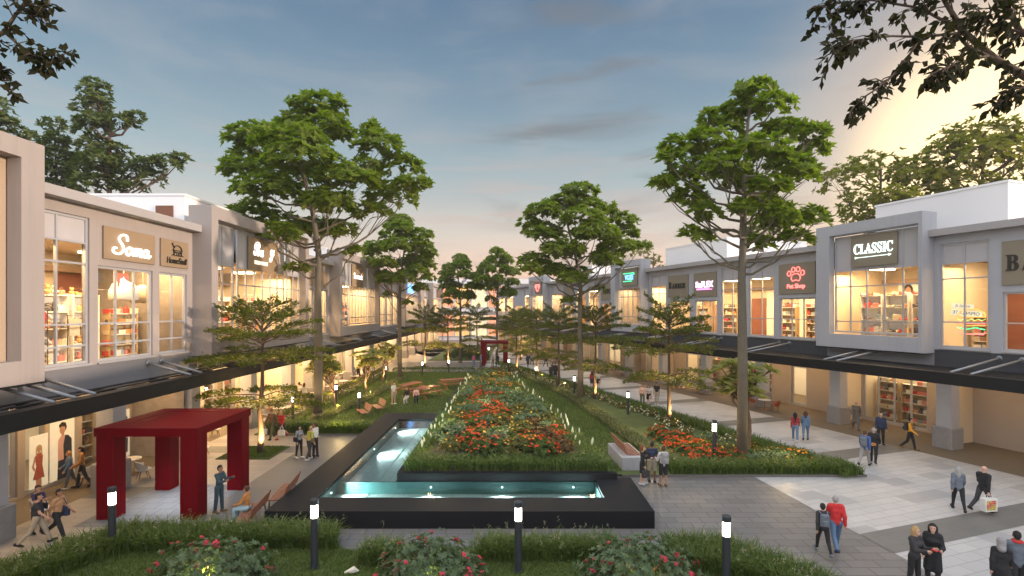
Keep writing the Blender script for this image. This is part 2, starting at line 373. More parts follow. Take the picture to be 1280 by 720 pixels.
# left row (local y = world Y - Y0)
shop('beige projecting shop bay with a blank recessed panel beside the tall shop window', ML(2), 14.9, True, [], [(11.4, 14.2, 3)], [5.2, 14.4], blank=True, open_=(.6, 14.1, 5.9, 12.35), stucco=STUCCO, struts=[9., 14.6])
shop('flat beige shop building with the white script sign and the house emblem sign', ML(16.9), 9.4, False, [tall(.3, 3.0), short(3.4, 6.5, 3), short(6.95, 8.95, 2)], [(.3, 3.2, 3), (3.5, 4.9, 1), (6.2, 8.8, 2)], [4.6], stucco=STUCCO, struts=[.5, 6.6])
shop('projecting beige shop building with the white fresh market sign', ML(26.3), 12.6, True, [boxw(.7, 2.9, 2), boxw(3.3, 9.4, 6), boxw(9.8, 11.9, 2)], [(1., 4.6, 3), (6., 9.6, 3), (10.4, 12.2, 2)], [.4, 6.4, 12.2], open_=(.6, 12., 6., 12.3), stucco=STUCCO)
shop('flat beige shop building with two blank brown sign boards', ML(38.9), 7.1, False, [short(.6, 3.3), short(3.8, 6.6)], [(.8, 3.4, 2), (4., 6.6, 2)], [3.6], stucco=STUCCO)
shop('projecting beige shop building with the small white lettered brown sign', ML(46), 14, True, [boxw(.7, 3.6, 3), boxw(4., 10., 6), boxw(10.4, 13.3, 3)], [(1., 5., 3), (6., 9., 3), (10., 13.4, 3)], [.5, 7., 13.5], open_=(.6, 13.4, 6., 12.3), stucco=STUCCO)
shop('flat beige shop building past the small white lettered sign', ML(60), 14, False, [tall(.6, 3.2), short(3.8, 6.8), short(7.2, 10.2), tall(10.6, 13.4)], [(1., 6., 4), (8., 13., 4)], [.6, 7., 13.4], stucco=STUCCO)
shop('projecting beige shop building with the small blue sign', ML(74), 13, True, [boxw(.7, 12.3, 8)], [(1., 12., 8)], [.5, 6.5, 12.5], open_=(.6, 12.4, 6., 12.3), stucco=STUCCO)
shop('flat beige shop building between the two farthest projecting bays', ML(87), 13, False, [tall(.6, 4.), short(4.6, 8.4), tall(9., 12.4)], [(1., 12., 8)], [6.5], stucco=STUCCO)
shop('last projecting beige shop building at the end of the row', ML(100), 15, True, [boxw(.7, 14.3, 8)], [(1., 14., 8)], [.5, 7.5, 14.5], open_=(.6, 14.4, 6., 12.3), stucco=STUCCO)
# right row (given in u, distance along the row; local y = u1 - u)
def rshop(label, u0, u1, proj, wins, ground, cols, open_=None, **k):
    c = lambda q: (u1-q[1], u1-q[0], *q[2:])
    return shop(label, MR(u1), u1-u0, proj, [c(q) for q in wins], [c(q) for q in ground], [u1-q for q in cols], open_=(u1-open_[1], u1-open_[0], open_[2], open_[3]) if open_ else None, stucco=STUCCO_R, frontx=4., **k)
rtall = lambda a, b, n=2: (a, b, 5.5, 11.1, n, [6.87, 9.2, 10.03], 10.03)
rshort = lambda a, b, n=3: (a, b, 5.5, 8.4, n, [6.87])
rboxw = lambda a, b, n: (a, b, 6.1, 12.2, n, [6.8, 9.0, 10.0], 10.0)
rshop('flat grey shop building with the big dark serif sign cut by the corner', -8, 19., False, [rtall(16.5, 18.75), rshort(12.9, 15.95), rtall(9.5, 12.2), rtall(6, 8.7), rshort(2, 5.4)], [], [18.6, 12.2, 5.8], room=INWALL2, lit=.6)
rshop('projecting grey shop building with the glowing CLASSIC sign', 19., 25.5, True, [rboxw(19.25, 24.5, 5)], [(21.2, 25.3, 4)], [25.], open_=(19.2, 24.55, 6., 12.3))
rshop('flat grey shop building with paw print, pink and dark serif signs', 25.5, 46.2, False, [rshort(26.4, 29.4), rtall(29.9, 32.4), rtall(33., 35.5), rshort(36., 38.9), rshort(39.6, 42.8), rtall(43.3, 45.8)], [(25.7, 27.4, 1), (29.7, 31.1, 1), (33., 37., 3), (39., 44., 3)], [31.4, 37.8, 44.2])
rshop('projecting grey shop building with the blue and green neon sign', 46.2, 52.4, True, [rboxw(46.5, 51.4, 5)], [(47., 51.5, 3)], [50.6], open_=(46.4, 51.5, 6., 12.3))
rshop('flat grey shop building with the dark sign reading SHO', 52.4, 72.9, False, [rshort(53.2, 56.4), rtall(57., 60), rtall(60.6, 63.6), rshort(64.2, 67.4), rtall(68., 72)], [(54., 60., 4), (62., 71., 5)], [57., 63.4, 69.8])
rshop('projecting grey shop building with the red sign far down the row', 72.9, 79.2, True, [rboxw(73.2, 78.6, 5)], [(74., 78., 3)], [76.2], open_=(73.1, 78.7, 6., 12.3))
rshop('farthest flat grey shop building of the row', 79.2, 100, False, [rtall(80., 84), rshort(85., 89), rtall(90., 94), rtall(95., 99.)], [(81., 98., 8)], [82.6, 89, 95.4])
# roof-top rooms
def rooftop(label, M, x0, x1, y0, y1, z1, door=None):
    r = thing('rooftop_room', label, 'rooftop room'); r.matrix_world = M
    MB().box(x0, x1, y0, y1, 11.16, z1).box(x0-.05, x1+.05, y0-.05, y1+.05, z1, z1+.12).build('wall', WHITEW, r)
    if door: MB().box(door[0], door[1], y0-.06, y0-.002, 11.2, door[2]).build('door', mat('rooftop_door', (.17, .065, .03), .6, var=.3, scale=4), r)
    return r
rooftop('white rooftop room with the brown door behind the roof edge', ML(0), -13.5, -1.5, 28., 34., 13.8, (-3.05, -2.1, 13.25))
rooftop('white rooftop room behind the second projecting beige bay', ML(0), -9, -2.5, 52., 60., 13.8)
rooftop('low white rooftop room on the far part of the beige row', ML(0), -9, -2, 88., 97., 13.2)
rooftop('big white rooftop room behind the CLASSIC sign bay', MR(25.), -13, -1.9, 1.4, 8.3, 14.2)
rooftop('white rooftop room above the paw print sign building', MR(46.), -11, -1.6, .5, 9.4, 13.9)
rooftop('small white rooftop room above the SHO sign building', MR(72.), -9, -2.2, 2, 9, 13.6)
# signs
GLOWW = mat('white_neon', (1, .97, .9), emit=.75, ecol=(1, .95, .85)); GLOWC = mat('cool_white_neon', (.85, 1, .97), emit=1.0, ecol=(.75, 1, .95))
GLOWP = mat('pink_neon', (1, .35, .7), emit=1.1, ecol=(1, .3, .75)); GLOWR = mat('coral_neon', (1, .25, .22), emit=1.2, ecol=(1, .16, .14))
GLOWG = mat('green_neon', (.1, 1, .4), emit=.9, ecol=(.08, 1, .35)); GLOWB = mat('blue_neon', (.15, .4, 1), emit=1.4, ecol=(.15, .4, 1))
DARKL = mat('dark_letters', (.02, .017, .014), .5); PALE = mat('pale_letters', (.8, .74, .6), .5, emit=.5)
def smooth(p, n=4):                       # Catmull-Rom through the points of a pen stroke
    p = [p[0]]+list(p)+[p[-1]]; out = []
    for i in range(1, len(p)-2):
        for k in range(n):
            t = k/n; out.append(tuple(.5*(2*p[i][a]+(p[i+1][a]-p[i-1][a])*t+(2*p[i-1][a]-5*p[i][a]+4*p[i+1][a]-p[i+2][a])*t*t+(3*p[i][a]-p[i-1][a]-3*p[i+1][a]+p[i+2][a])*t**3) for a in (0, 1)))
    return out+[p[-1]]
sl = lambda pts: [(x+.16*y, y) for x, y in smooth(pts)]
soma = strokes([sl([(.62, .72), (.56, .95), (.36, 1.02), (.16, .9), (.16, .7), (.36, .5), (.46, .28), (.36, .06), (.12, .0), (-.08, .1), (-.08, .28), (.06, .3)]), sl([(.82, .42), (.68, .34), (.64, .16), (.74, .0), (.88, .06), (.94, .24), (.84, .42), (.94, .36), (1.08, .38)]),
    sl([(1.08, .4), (1.1, .2), (1.08, .0)]), sl([(1.09, .2), (1.2, .4), (1.3, .36), (1.3, .2), (1.28, .0)]), sl([(1.29, .2), (1.4, .4), (1.5, .36), (1.49, .1), (1.56, .0), (1.64, .1)]), sl([(1.94, .36), (1.82, .42), (1.7, .3), (1.7, .1), (1.8, .0), (1.92, .12), (1.98, .4)]), sl([(1.98, .4), (1.96, .1), (2.04, .0), (2.16, .14)])], .05)
A = ML(16.9)
sign('bronze sign board with Soma in glowing white script', A, .002, 3.6, 6.55, 9.6, 10.92, SIGNB, [(soma, 2.25, .92, 0, 0, GLOWW, {})])
house = strokes([arc(0, 0, .55, .5, 0, 180), [(-.66, 0), (.66, 0)], [(-.5, 0), (-.5, -.5)], [(.5, 0), (.5, -.5)], [(-.75, -.5), (.75, -.5)], [(-.14, -.5), (-.14, -.18), (.14, -.18), (.14, -.5)], [(-.45, .3), (-.75, .62), (-.6, .7)], [(-.36, -.1), (-.36, -.3)], [(.36, -.1), (.36, -.3)]], .035)
sign('bronze sign board with a little house drawing over HomeStuff', A, .002, 6.95, 8.95, 9.6, 10.9, SIGNB, [(house, .85, .62, .1, .22, DARKL, {}), ('HomeStuff', 1.5, .3, .1, -.33, DARKL, dict(shear=.15))])
B = ML(26.3)
sign('bronze sign board with white brush lettering over FRESH MARKET', B, .56, 4.4, 8.2, 9.95, 12.0, SIGNB, [(script('Bu'), 1.25, .9, -.75, .34, GLOWW, dict(bold=.0)), (script('y'), .7, .85, 1.0, .1, GLOWW, dict(bold=.0)), ('FRESH MARKET', 1.7, .24, -.4, -.5, PALE, {})])
Cc = ML(38.9)
sign('blank brown sign board nearer the fresh market bay', Cc, .002, .8, 3.2, 9.6, 10.9, SIGNB, [])
sign('blank brown sign board partly behind the tall tree limb', Cc, .002, 4., 6.5, 9.6, 10.9, SIGNB, [])
D = ML(46)
sign('tall brown sign board with one small white word', D, .56, 4.6, 8.4, 9.9, 12.1, SIGNB, [('Summit', 2.9, .6, 0, 0, GLOWW, {})])
sign('small glowing blue sign on the far beige bay', ML(74), .56, 4., 8., 10.2, 11.6, mat('blue_sign', (.1, .3, .8), emit=1.2, ecol=(.15, .4, 1)), [])
sign('dark brown sign board at the far end of the beige row', ML(100), .56, 8., 14., 10.2, 12., mat('dark_sign', (.12, .06, .04)), [])
def rsign(label, u1, u0_, u1_, z0, z1, x, lets, board=SIGNG): return sign(label, MR(u1), x, u1-u1_, u1-u0_, z0, z1, board, lets)
rsign('olive sign board with large black serif letters over the brown lit shop', 19., 12.7, 15.95, 8.75, 10.9, .002, [(serif('B'), .5, .78, -1.2, .0, DARKL, dict(bold=.01)), (serif('ARBER'), 2.05, .6, .2, -.09, DARKL, dict(bold=.01))])
ul = strokes([[(-1, 0), (1, .06)], [(-1, .1), (-1, -.1)], [(.9, .16), (1.02, .06), (.9, -.04)]], .028)
rsign('olive sign board with CLASSIC in glowing white above an arrow', 25.5, 20.55, 23.35, 10.2, 12.1, .56, [(serif('CLASSIC'), 2.35, .62, 0, .12, GLOWC, dict(bold=.0)), (ul, 2.2, .16, 0, -.38, GLOWC, {})])
paw = strokes([arc(0, -.25, .42, .34, -20, 200)+[(-.3, -.52), (0, -.44), (.3, -.52), (.39, -.36)]]+[arc(x, y, .17, .2, 0, 360) for x, y in ((-.62, .12), (-.22, .42), (.22, .42), (.62, .12))], .035)
rsign('olive sign board with a coral neon paw over Pet Shop', 46.2, 26.35, 29.4, 8.7, 10.9, .002, [(paw, 1.5, 1.05, 0, .3, GLOWR, {}), ('Pet Shop', 1.5, .42, 0, -.6, GLOWR, dict(bold=.012))])
rsign('olive sign board with ReFLEX in glowing pink and white', 46.2, 36., 38.95, 8.75, 10.9, .002, [('ReFLEX', 2.25, .55, 0, .0, mat('pink_white_neon', (1, .8, 1), emit=1.3, ecol=(1, .62, .95)), dict(bold=.02)), (strokes([[(-1, 0), (1, 0)], [(-1, .08), (.6, .08)]], .03), 2., .12, 0, -.42, GLOWP, {})])
rsign('olive sign board with black BARBER lettering above a tiered tree', 46.2, 39.75, 42.8, 8.75, 10.9, .002, [(serif('B'), .42, .62, -1.15, .12, DARKL, dict(bold=.01)), (serif('ARBER'), 2.0, .48, .18, .05, DARKL, dict(bold=.01))])
nb = strokes([[(-1, .5), (1, .5), (1.05, .3)], [(-1, -.5), (.6, -.5)]], .05)
rsign('olive sign board with blue neon letters between green neon bars', 52.4, 47.4, 50.6, 10.2, 12.1, .56, [('VOZE', 1.7, .55, 0, 0, GLOWB, dict(bold=.02)), (nb, 2.2, .95, 0, 0, GLOWG, {})])
rsign('olive sign board with black letters SHO next to the neon bay', 72.9, 53.2, 56.4, 8.75, 10.9, .002, [(serif('SHO'), 2., .62, 0, 0, DARKL, dict(bold=.01))])
rsign('red round neon emblem board on the far grey bay', 79.2, 74.6, 77.4, 10.2, 12., .56, [(strokes([arc(0, 0, .6, .6, 0, 360), arc(-.7, .3, .3, .3, 0, 360), arc(.7, .3, .3, .3, 0, 360)], .08), 1.9, 1.2, 0, 0, GLOWR, {})])
rsign('plain olive sign board in the middle of the SHO sign building', 72.9, 64.2, 67.4, 8.75, 10.9, .002, [])
# building closing the street, glass tower and linking canopy
r = thing('mall_building', 'wide glazed mall building with lit windows closing the street', 'building', (0, 128, 0))
MB().box(-60, 40, .6, 20, 0, 15).box(-60, 40, -.2, .6, 14.2, 15.4).build('wall', WHITEW, r)
for k in range(9):
    x0 = -27+k*4.2
    f = MB()
    for z0, z1 in ((8.2, 13.6), (1., 6.4)):
        for i in range(5): f.box(x0+i*.95, x0+i*.95+.12, .3, .55, z0, z1)
        for i in range(4): f.box(x0, x0+3.92, .32, .54, z0+i*(z1-z0-.12)/3, z0+i*(z1-z0-.12)/3+.12)
    w = f.build('window', WHITEW, r)
    m = (('far_window_amber', (1, .45, .12)), ('far_window_warm', (1, .72, .38)), ('far_window_red', (1, .3, .12)))[k % 3]
    MB().box(x0, x0+3.92, .56, .595, 8.2, 13.6).box(x0, x0+3.92, .56, .595, 1., 6.4).build('lit_pane', mat(m[0], m[1], emit=.4, ecol=m[1], var=.7, scale=1.2), w)
t = thing('glass_tower', 'pale blue office tower far beyond the mall roof', 'tower', (-62, 420, 0))
MB().box(-24, -4, 0, 20, 0, 31).box(-3, 20, 5, 25, 0, 24).build('tower_body', mat('tower_glass', (.16, .22, .30), .25, metal=.4), t)
fl = MB()
for k in range(1, 10): fl.box(-24.1, -3.9, -.1, 0, k*3, k*3+.35)
fl.build('floor_bands', mat('tower_band', (.35, .38, .42)), t)
c = thing('link_canopy', 'flat grey canopy roof crossing the street on thin posts', 'canopy', (-6, 104, 0))
MB().box(-9, 7, -2, 5, 6.6, 7.3).build('roof_slab', CORNICE, c)
MB().box(-1, 18, 6, 12, 5.4, 6.).build('lower_roof_slab', LOUV, c)
for x in (-8, -2.5, 3, 6.5): MB().box(x-.15, x+.15, -1.5, -1.2, 0, 6.6).build('post', COLM, c)
# ------------------------------------------------------------------ plants
BARK = mat('bark_pale', (.115, .095, .065), .85, var=.3, scale=3, bump=.5, bscale=14)
BARKD = mat('bark_brown', (.085, .055, .035), .85, var=.35, scale=4, bump=.5, bscale=18)
LEAF_T = leafm('leaf_tall_tree', (.15, .21, .02), (.26, .30, .04), .55)
LEAF_D = leafm('leaf_tiered_tree', (.10, .125, .018), (.17, .165, .03), .45)
LEAF_F = leafm('leaf_frangipani', (.28, .28, .08), (.36, .32, .12), .45)
LEAF_C = leafm('leaf_conifer', (.085, .125, .03), (.15, .17, .05), .35)
LEAF_B = leafm('leaf_backdrop', (.16, .165, .025), (.25, .21, .035), .6)
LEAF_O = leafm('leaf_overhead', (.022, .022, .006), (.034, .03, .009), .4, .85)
LEAF_H = leafm('leaf_hedge', (.065, .125, .022), (.125, .165, .035), .4)
LEAF_Y = leafm('leaf_yellow_hedge', (.11, .12, .025), (.17, .15, .035), .3)
LEAF_S = leafm('leaf_shrub', (.10, .165, .085), (.18, .22, .11), .35)
GRASSM = leafm('grass_blade', (.07, .12, .014), (.13, .165, .022), .35)
FOUNT = leafm('fountain_grass_blade', (.085, .145, .025), (.16, .195, .04), .4)
PLUME = leafm('pale_plume', (.42, .38, .28), (.55, .50, .38), .3)
FL_PINK = leafm('flower_pink', (.62, .03, .10), (.75, .10, .10), .2)
FL_RED = leafm('flower_red', (.62, .045, .012), (.72, .13, .02), .15)
FL_ORA = leafm('flower_orange', (.75, .20, .02), (.75, .34, .03), .2)
FL_YEL = leafm('flower_yellow', (.75, .45, .03), (.75, .55, .12), .2)
FL_WHI = leafm('flower_white', (.75, .72, .6), (.8, .78, .7), .3)
def unit(a): return a/np.maximum(1e-9, np.linalg.norm(a, axis=1, keepdims=True))
def leaves(P, D, N, L, W, fold=.25, droop=.0):
    """Folded pointed leaves: base P, direction D, face normal N, lengths L, widths W -> vertices, faces."""
    n = len(P); D = unit(D); S = unit(np.cross(D, N)); N = np.cross(S, D); L = np.broadcast_to(L, n)[:, None]; W = np.broadcast_to(W, n)[:, None]
    mid = P+D*L*.5-N*L*droop*.3
    V = np.stack([P, mid+S*W*.5+N*W*fold, P+D*L-N*L*droop, mid-S*W*.5+N*W*fold], 1).reshape(-1, 3)
    b = np.arange(n)[:, None]*4
    return V, np.concatenate([b+np.array([0, 1, 2]), b+np.array([0, 2, 3])])
def rosettes(C, A, k, L, W, spread=.9, droop=.1, g=rng):
    """k leaves round every centre C with axis A."""
    n = len(C); A = unit(A); t = unit(np.cross(A, g.normal(size=(n, 3)))); s = np.cross(A, t); P = []; D = []; N = []
    ph = g.uniform(0, 6.28, n)
    for i in range(k):
        a = ph+6.283*i/k+g.normal(0, .2, n); r = t*np.cos(a)[:, None]+s*np.sin(a)[:, None]
        d = unit(r*spread+A*g.uniform(.25, .9, n)[:, None]); P.append(C); D.append(d); N.append(A+g.normal(0, .15, (n, 3)))
    n *= k
    return leaves(np.concatenate(P), np.concatenate(D), np.concatenate(N), L*g.uniform(.75, 1.2, n), W*g.uniform(.8, 1.15, n), .2, droop)
def joinV(parts):
    V = []; Fs = []; o = 0
    for v, f in parts: V.append(v); Fs.append(f+o); o += len(v)
    return np.concatenate(V), np.concatenate(Fs)
def ell(c, r, dens, g, lower=.35):
    """Points with outward normals over an ellipsoid's upper shell."""
    n = int(dens*4*math.pi*((r[0]*r[1])**1.6/3+(r[0]*r[2])**1.6/3+(r[1]*r[2])**1.6/3)**(1/1.6)*.62)+4
    d = unit(g.normal(size=(n*2, 3))); d = d[d[:, 2] > -lower][:n]
    rad = g.uniform(.72, 1.05, (len(d), 1)); P = np.array(c)+d*np.array(r)*rad
    P += g.normal(0, .06, P.shape)*np.array(r).mean()
    return P, unit(d/np.array(r))
def limb(b, p0, p1, r0, r1, g, sag=.12, n=5, sides=6):
    p0 = np.array(p0, float); p1 = np.array(p1, float); l = np.linalg.norm(p1-p0); pts = []
    j = g.normal(0, .035*l, (n+1, 3))
    for i in range(n+1):
        t = i/n; p = p0+(p1-p0)*t; p[2] += -sag*l*math.sin(math.pi*t); pts.append(p+(j[i] if 0 < i < n else 0))
    b.tube(pts, [r0+(r1-r0)*i/n for i in range(n+1)], sides, False); return pts
def clump_tree(name, trunk, r0, clumps, leafk, L, W, dens, lm, bm, seed, label, cat='tree', group=None, forks=None, twigs=5):
    """Tree of leaf clumps: trunk polyline, clumps (x, y, z, rx, ry, rz), limbs from the trunk to every clump and twigs inside it."""
    g = np.random.default_rng(seed); root = thing(name, label, cat, group=group)
    b = MB(); k = len(trunk); b.tube(trunk, [r0*(1-.8*i/(k-1)) for i in range(k)], 12)
    b.tube([(trunk[0][0], trunk[0][1], -.1), (trunk[0][0], trunk[0][1], .5)], [r0*1.7, r0*1.02], 12, False)
    tz = [p[2] for p in trunk]; parts = []
    for c in clumps:
        zf = max(tz[0]+(tz[-1]-tz[0])*.38, min(tz[-1]*.97, c[2]-.55*math.hypot(c[0]-trunk[-1][0], c[1]-trunk[-1][1])-c[5]*.6))
        if forks: zf = max(forks, zf)
        i = next(j for j in range(1, k) if tz[j] >= zf-1e-6 or j == k-1); t = (zf-tz[i-1])/max(1e-6, tz[i]-tz[i-1])
        p0 = [trunk[i-1][a]+(trunk[i][a]-trunk[i-1][a])*t for a in range(3)]
        pts = limb(b, p0, (c[0], c[1], c[2]-c[5]*.35), r0*.27, r0*.085, g)
        P, Nn = ell(c[:3], c[3:], dens, g)
        for q in P[g.permutation(len(P))[:twigs]]: limb(b, pts[int(g.integers(3, 6))], q-(q-np.array(c[:3]))*.12, r0*.08, r0*.022, g, .05, 3, 4)
        parts.append(rosettes(P, Nn*.6+np.array([0, 0, .75])+g.normal(0, .2, P.shape), leafk, L, W, g=g))
    b.build('trunk', bm, root, True); V, Fc = joinV(parts); link('crown', npmesh('crown', V, Fc), lm, root); return root
# the two models of tall plaza tree, in metres about the foot of the trunk
def outline(lst, cx, cz, ox, oy, s, m):
    """Clumps (pixel x, y, rx, rz, depth) read off the photograph, in metres."""
    return [((cx+x*s-ox)*m, d, 7.5+(HY-cz-y*s)*m, rx*s*m, max(rx*.8, rz)*s*m*.9, rz*s*m*1.05) for x, y, rx, rz, d in lst]
A_ = [(330, 80, 85, 32, 0), (300, 120, 95, 40, .8), (370, 165, 70, 38, -1.), (240, 155, 90, 45, 1.4), (150, 185, 78, 42, -.6), (95, 232, 55, 30, .4), (300, 225, 100, 40, -2.8),
      (200, 255, 95, 48, 2.6), (130, 290, 60, 34, -1.5), (340, 285, 100, 45, -3.4), (420, 250, 80, 45, 2.8), (520, 215, 70, 42, -.8), (485, 168, 24, 40, .2), (570, 255, 65, 38, .8), (610, 320, 55, 26, -.4), (540, 335, 85, 42, 1.8),
      (450, 330, 85, 40, -2.6), (300, 345, 90, 40, 3.2), (220, 350, 95, 42, -2.), (120, 395, 70, 34, .5), (90, 430, 50, 24, -.6), (190, 430, 85, 40, 1.6), (250, 480, 60, 34, -2.2), (270, 430, 75, 35, 2.8), (480, 400, 60, 32, .5), (400, 390, 65, 34, -2.4), (430, 515, 26, 16, .5), (270, 570, 34, 14, -.3), (360, 440, 60, 30, 2.)]
TA = clump_tree('tall_tree', [(0, 0, 0), (.05, 0, 4), (-.02, .05, 8), (.05, 0, 11.5), (-.4, 0, 14.5), (-1.3, .1, 18), (-1.8, 0, 20.6)], .33, outline(A_, 260, 100, 397, 525, .4167, .0548), 8, .44, .23, 6.8, LEAF_T, BARK, 3,
                'tallest spreading tree, standing by the grey path behind the pond hedge', group='tall plaza trees')
B_ = [(430, 75, 75, 34, 0), (410, 130, 85, 40, .7), (470, 150, 70, 40, -.8), (350, 195, 60, 38, .6), (260, 180, 22, 42, .2), (235, 235, 30, 26, 0), (560, 210, 75, 48, .5), (630, 245, 60, 42, -.3), (660, 290, 55, 36, .2), (480, 230, 60, 40, 2.2), (600, 320, 75, 40, 1.4),
      (150, 280, 60, 40, .4), (220, 310, 85, 50, -1.2), (300, 330, 85, 50, 1.8), (110, 330, 45, 30, 0), (90, 415, 40, 22, .2), (170, 390, 80, 48, 1.2), (260, 400, 85, 48, -1.8), (380, 350, 85, 46, -2.2), (440, 390, 80, 44, 1.6), (520, 400, 85, 46, -1.4), (620, 400, 55, 28, .3),
      (200, 470, 65, 42, .6), (270, 470, 60, 36, 2.), (420, 470, 75, 42, -1.8), (520, 480, 75, 42, 1.6), (230, 540, 50, 36, -.4), (200, 610, 38, 26, .3), (330, 540, 50, 34, -1.4), (440, 560, 70, 40, -1.6), (560, 560, 80, 42, .8), (640, 560, 55, 40, -.2), (600, 630, 60, 36, .4), (500, 640, 60, 34, 1.4), (270, 620, 40, 28, 1.)]
TB = clump_tree('tall_tree', [(0, 0, 0), (.02, 0, 5), (-.03, 0, 9), (.08, 0, 12), (.15, 0, 15), (.35, 0, 17.5)], .27, outline(B_, 800, 90, 928, 580, .3333, .0391), 8, .40, .21, 8.2, LEAF_T, BARK, 5,
                'tall tree with a lopsided crown, rising from the orange flower bed behind the plumed grass', group='tall plaza trees')
TA.location = (-13.3, 34.9, 0); TB.location = (11.25, 24.9, 0)
for x, y, rz, s, lb in ((5.55, 41.5, .25, (.80, .78, .80), 'tall tree in the slanting grass border, crown over the middle of the grey shops'),
                        (-12.1, 55., 2.4, (.78, .78, .80), 'slim tall tree at the far left corner of the picnic lawn'),
                        (-7.4, 73, 1.2, (.66, -.66, .70), 'small distant tall tree just in front of the linking canopy'),
                        (-2.1, 71, 4.4, (.66, .66, .73), 'small distant tall tree standing at the far red gate')):
    dup(TA, (x, y, 0), rz, lb, None, s)
# tiered trees
def tiered(seed, label):
    g = np.random.default_rng(seed); root = thing('tiered_tree', label, 'tree', group='tiered small trees'); b = MB(); parts = []
    tr = [(0, 0, 0), (.06, .02, 1.), (-.03, 0, 2.2), (.1, .03, 3.4), (.12, .05, 5.), (.1, .02, 6.4), (.12, 0, 7.3)]
    b.tube(tr, [.17, .14, .12, .10, .075, .05, .02], 10)
    for z, rad, rise, nb, nl in ((2.9, 3.2, .08, 9, 1.1), (5.0, 3.5, .14, 10, 1.1), (5.8, 2.8, .36, 10, 1.), (6.3, 2.3, .62, 9, 1.), (6.9, 1.6, .95, 9, .9)):
        for k in range(nb):
            a = 6.283*(k+g.uniform(-.25, .25))/nb; rr = rad*g.uniform(.8, 1.1); e = np.array([math.cos(a), math.sin(a), 0])
            zz = z+g.normal(0, .2); rise_ = rise*g.uniform(.6, 1.4); pts = [np.array([.1, .02, zz])+e*rr*t+np.array([0, 0, rise_*rr*(t**.75)*.8-.10*rr*t*t]) for t in np.linspace(0, 1, 6)]
            b.tube(pts, list(np.linspace(.04, .008, 6)), 5, False)
            n = int(215*nl*rr/3); t = g.uniform(.22, 1, n)**.8; side = np.cross(e, [0, 0, 1])
            wid = .62*rr*.35*np.sin(np.pi*np.minimum(1, t*.85+.1))
            off = g.uniform(-1, 1, n)
            P = np.array([pts[0]*(1-q)+pts[-1]*q+np.array([0, 0, .07*rr*math.sin(3.14*q)]) for q in t])+side*(off*wid)[:, None]+np.array([0, 0, 1])*(g.normal(.05, .06, n)-.04*np.abs(off))[:, None]
            D = e*.6+side*off[:, None]*1.1+g.normal(0, .35, (n, 3)); D[:, 2] = g.normal(.35, .35, n)
            parts.append(leaves(P, D, np.array([0, 0, 1.])+g.normal(0, .4, (n, 3)), g.uniform(.14, .26, n), g.uniform(.07, .12, n)))
            for j in range(5):
                q = g.uniform(.3, .9); p = pts[0]*(1-q)+pts[-1]*q; s = side*g.choice([-1, 1])*rr*.22; b.tube([p, p+s+e*.15*rr+np.array([0, 0, .06])], [.012, .004], 4, False)
    b.build('trunk', BARKD, root, True); V, Fc = joinV(parts); link('crown', npmesh('crown', V, Fc), LEAF_D, root); return root
T1 = tiered(21, 'tiered small tree in the square grass plot past the red gate'); T2 = tiered(22, 'tiered small tree on the pale plaza before the pink neon sign')
T1.location = (-13.2, 26.7, 0); T2.location = (9.9+.4, 33.4, 0); T2.rotation_euler = (0, 0, 1.)
TIER = [(6.9, 41.5+1.2, .98, 'tiered small tree beside the tall border tree trunk'), (4.6, 50, .96, 'tiered small tree between the two women in skirts and the dark coated pair'), (2.9, 57.5, .95, 'tiered small tree by the path where the two dark coats walk'),
        (.6, 62.5, .95, 'tiered small tree nearest the far red gate on its plaza side'), (1.3, 77, .95, 'tiered small tree behind the far red gate posts'), (-11.6, 67.5, .97, 'tiered small tree on the far path close to the beige shops'), (-8.6, 68.5, .97, 'tiered small tree on the far path close to the clipped hedges'), (-5.4, 80, 1., 'tiered small tree beyond the clipped hedges')]
for i, (x, y, s, lb) in enumerate(TIER): dup((T1, T2)[i % 2], (x, y, 0), 1.3*i, lb, None, s)
# frangipani
def frangi(seed, label):
    g = np.random.default_rng(seed); root = thing('frangipani_tree', label, 'tree', group='frangipani trees'); b = MB(); tips = []
    def grow(p, d, l, r, n):
        q = p+d*l; b.tube([p, p+d*l*.5+g.normal(0, .03*l, 3), q], [r, r*.9, r*.78], 7, False)
        if n == 0: tips.append((q, d)); return
        for _ in range(3 if n in (2, 3, 4) else 2):
            e = d*.8+unit(g.normal(size=(1, 3)))[0]*.75+np.array([0, 0, .3]); e /= np.linalg.norm(e)
            if e[2] < .05: e[2] = .1
            grow(q, e, l*g.uniform(.68, .9), r*.72, n-1)
    grow(np.zeros(3), np.array([.1, .05, 1.]), 1.15, .10, 4)
    C = np.array([t[0] for t in tips]); A = np.array([t[1] for t in tips])
    b.build('trunk', BARKD, root, True)
    V, Fc = rosettes(C, A*.7+np.array([0, 0, .5]), 12, .55, .19, 1.1, .2, g); link('crown', npmesh('crown', V, Fc), LEAF_F, root)
    k = g.permutation(len(C))[:9]
    for q in k: v, f = rosettes(C[q:q+1]+[[0, 0, .15]], np.array([[0, 0, 1.]]), 8, .17, .14, 1., 0, g); link('blossom', npmesh('blossom', v, f), FL_PINK, root)
    return root
P1 = frangi(31, 'frangipani with pale long leaves beside the trunk in the orange flower bed'); P1.location = (12.0, 25.9, .1); P1.scale = (1.12, 1.12, 1.12)
for i, (x, y, s, lb) in enumerate(((-13.4, 38.5, .95, 'frangipani just behind the tallest tree trunk'), (-12.9, 45., .95, 'frangipani in the middle of the yellow edged lawn'), (-13.2, 52, .95, 'frangipani next to the slim far tree'), (-14.6, 41.8, .9, 'frangipani leaning over the cafe tables'))):
    dup(P1, (x, y, .1), 1.7+2.1*i, lb, None, s)
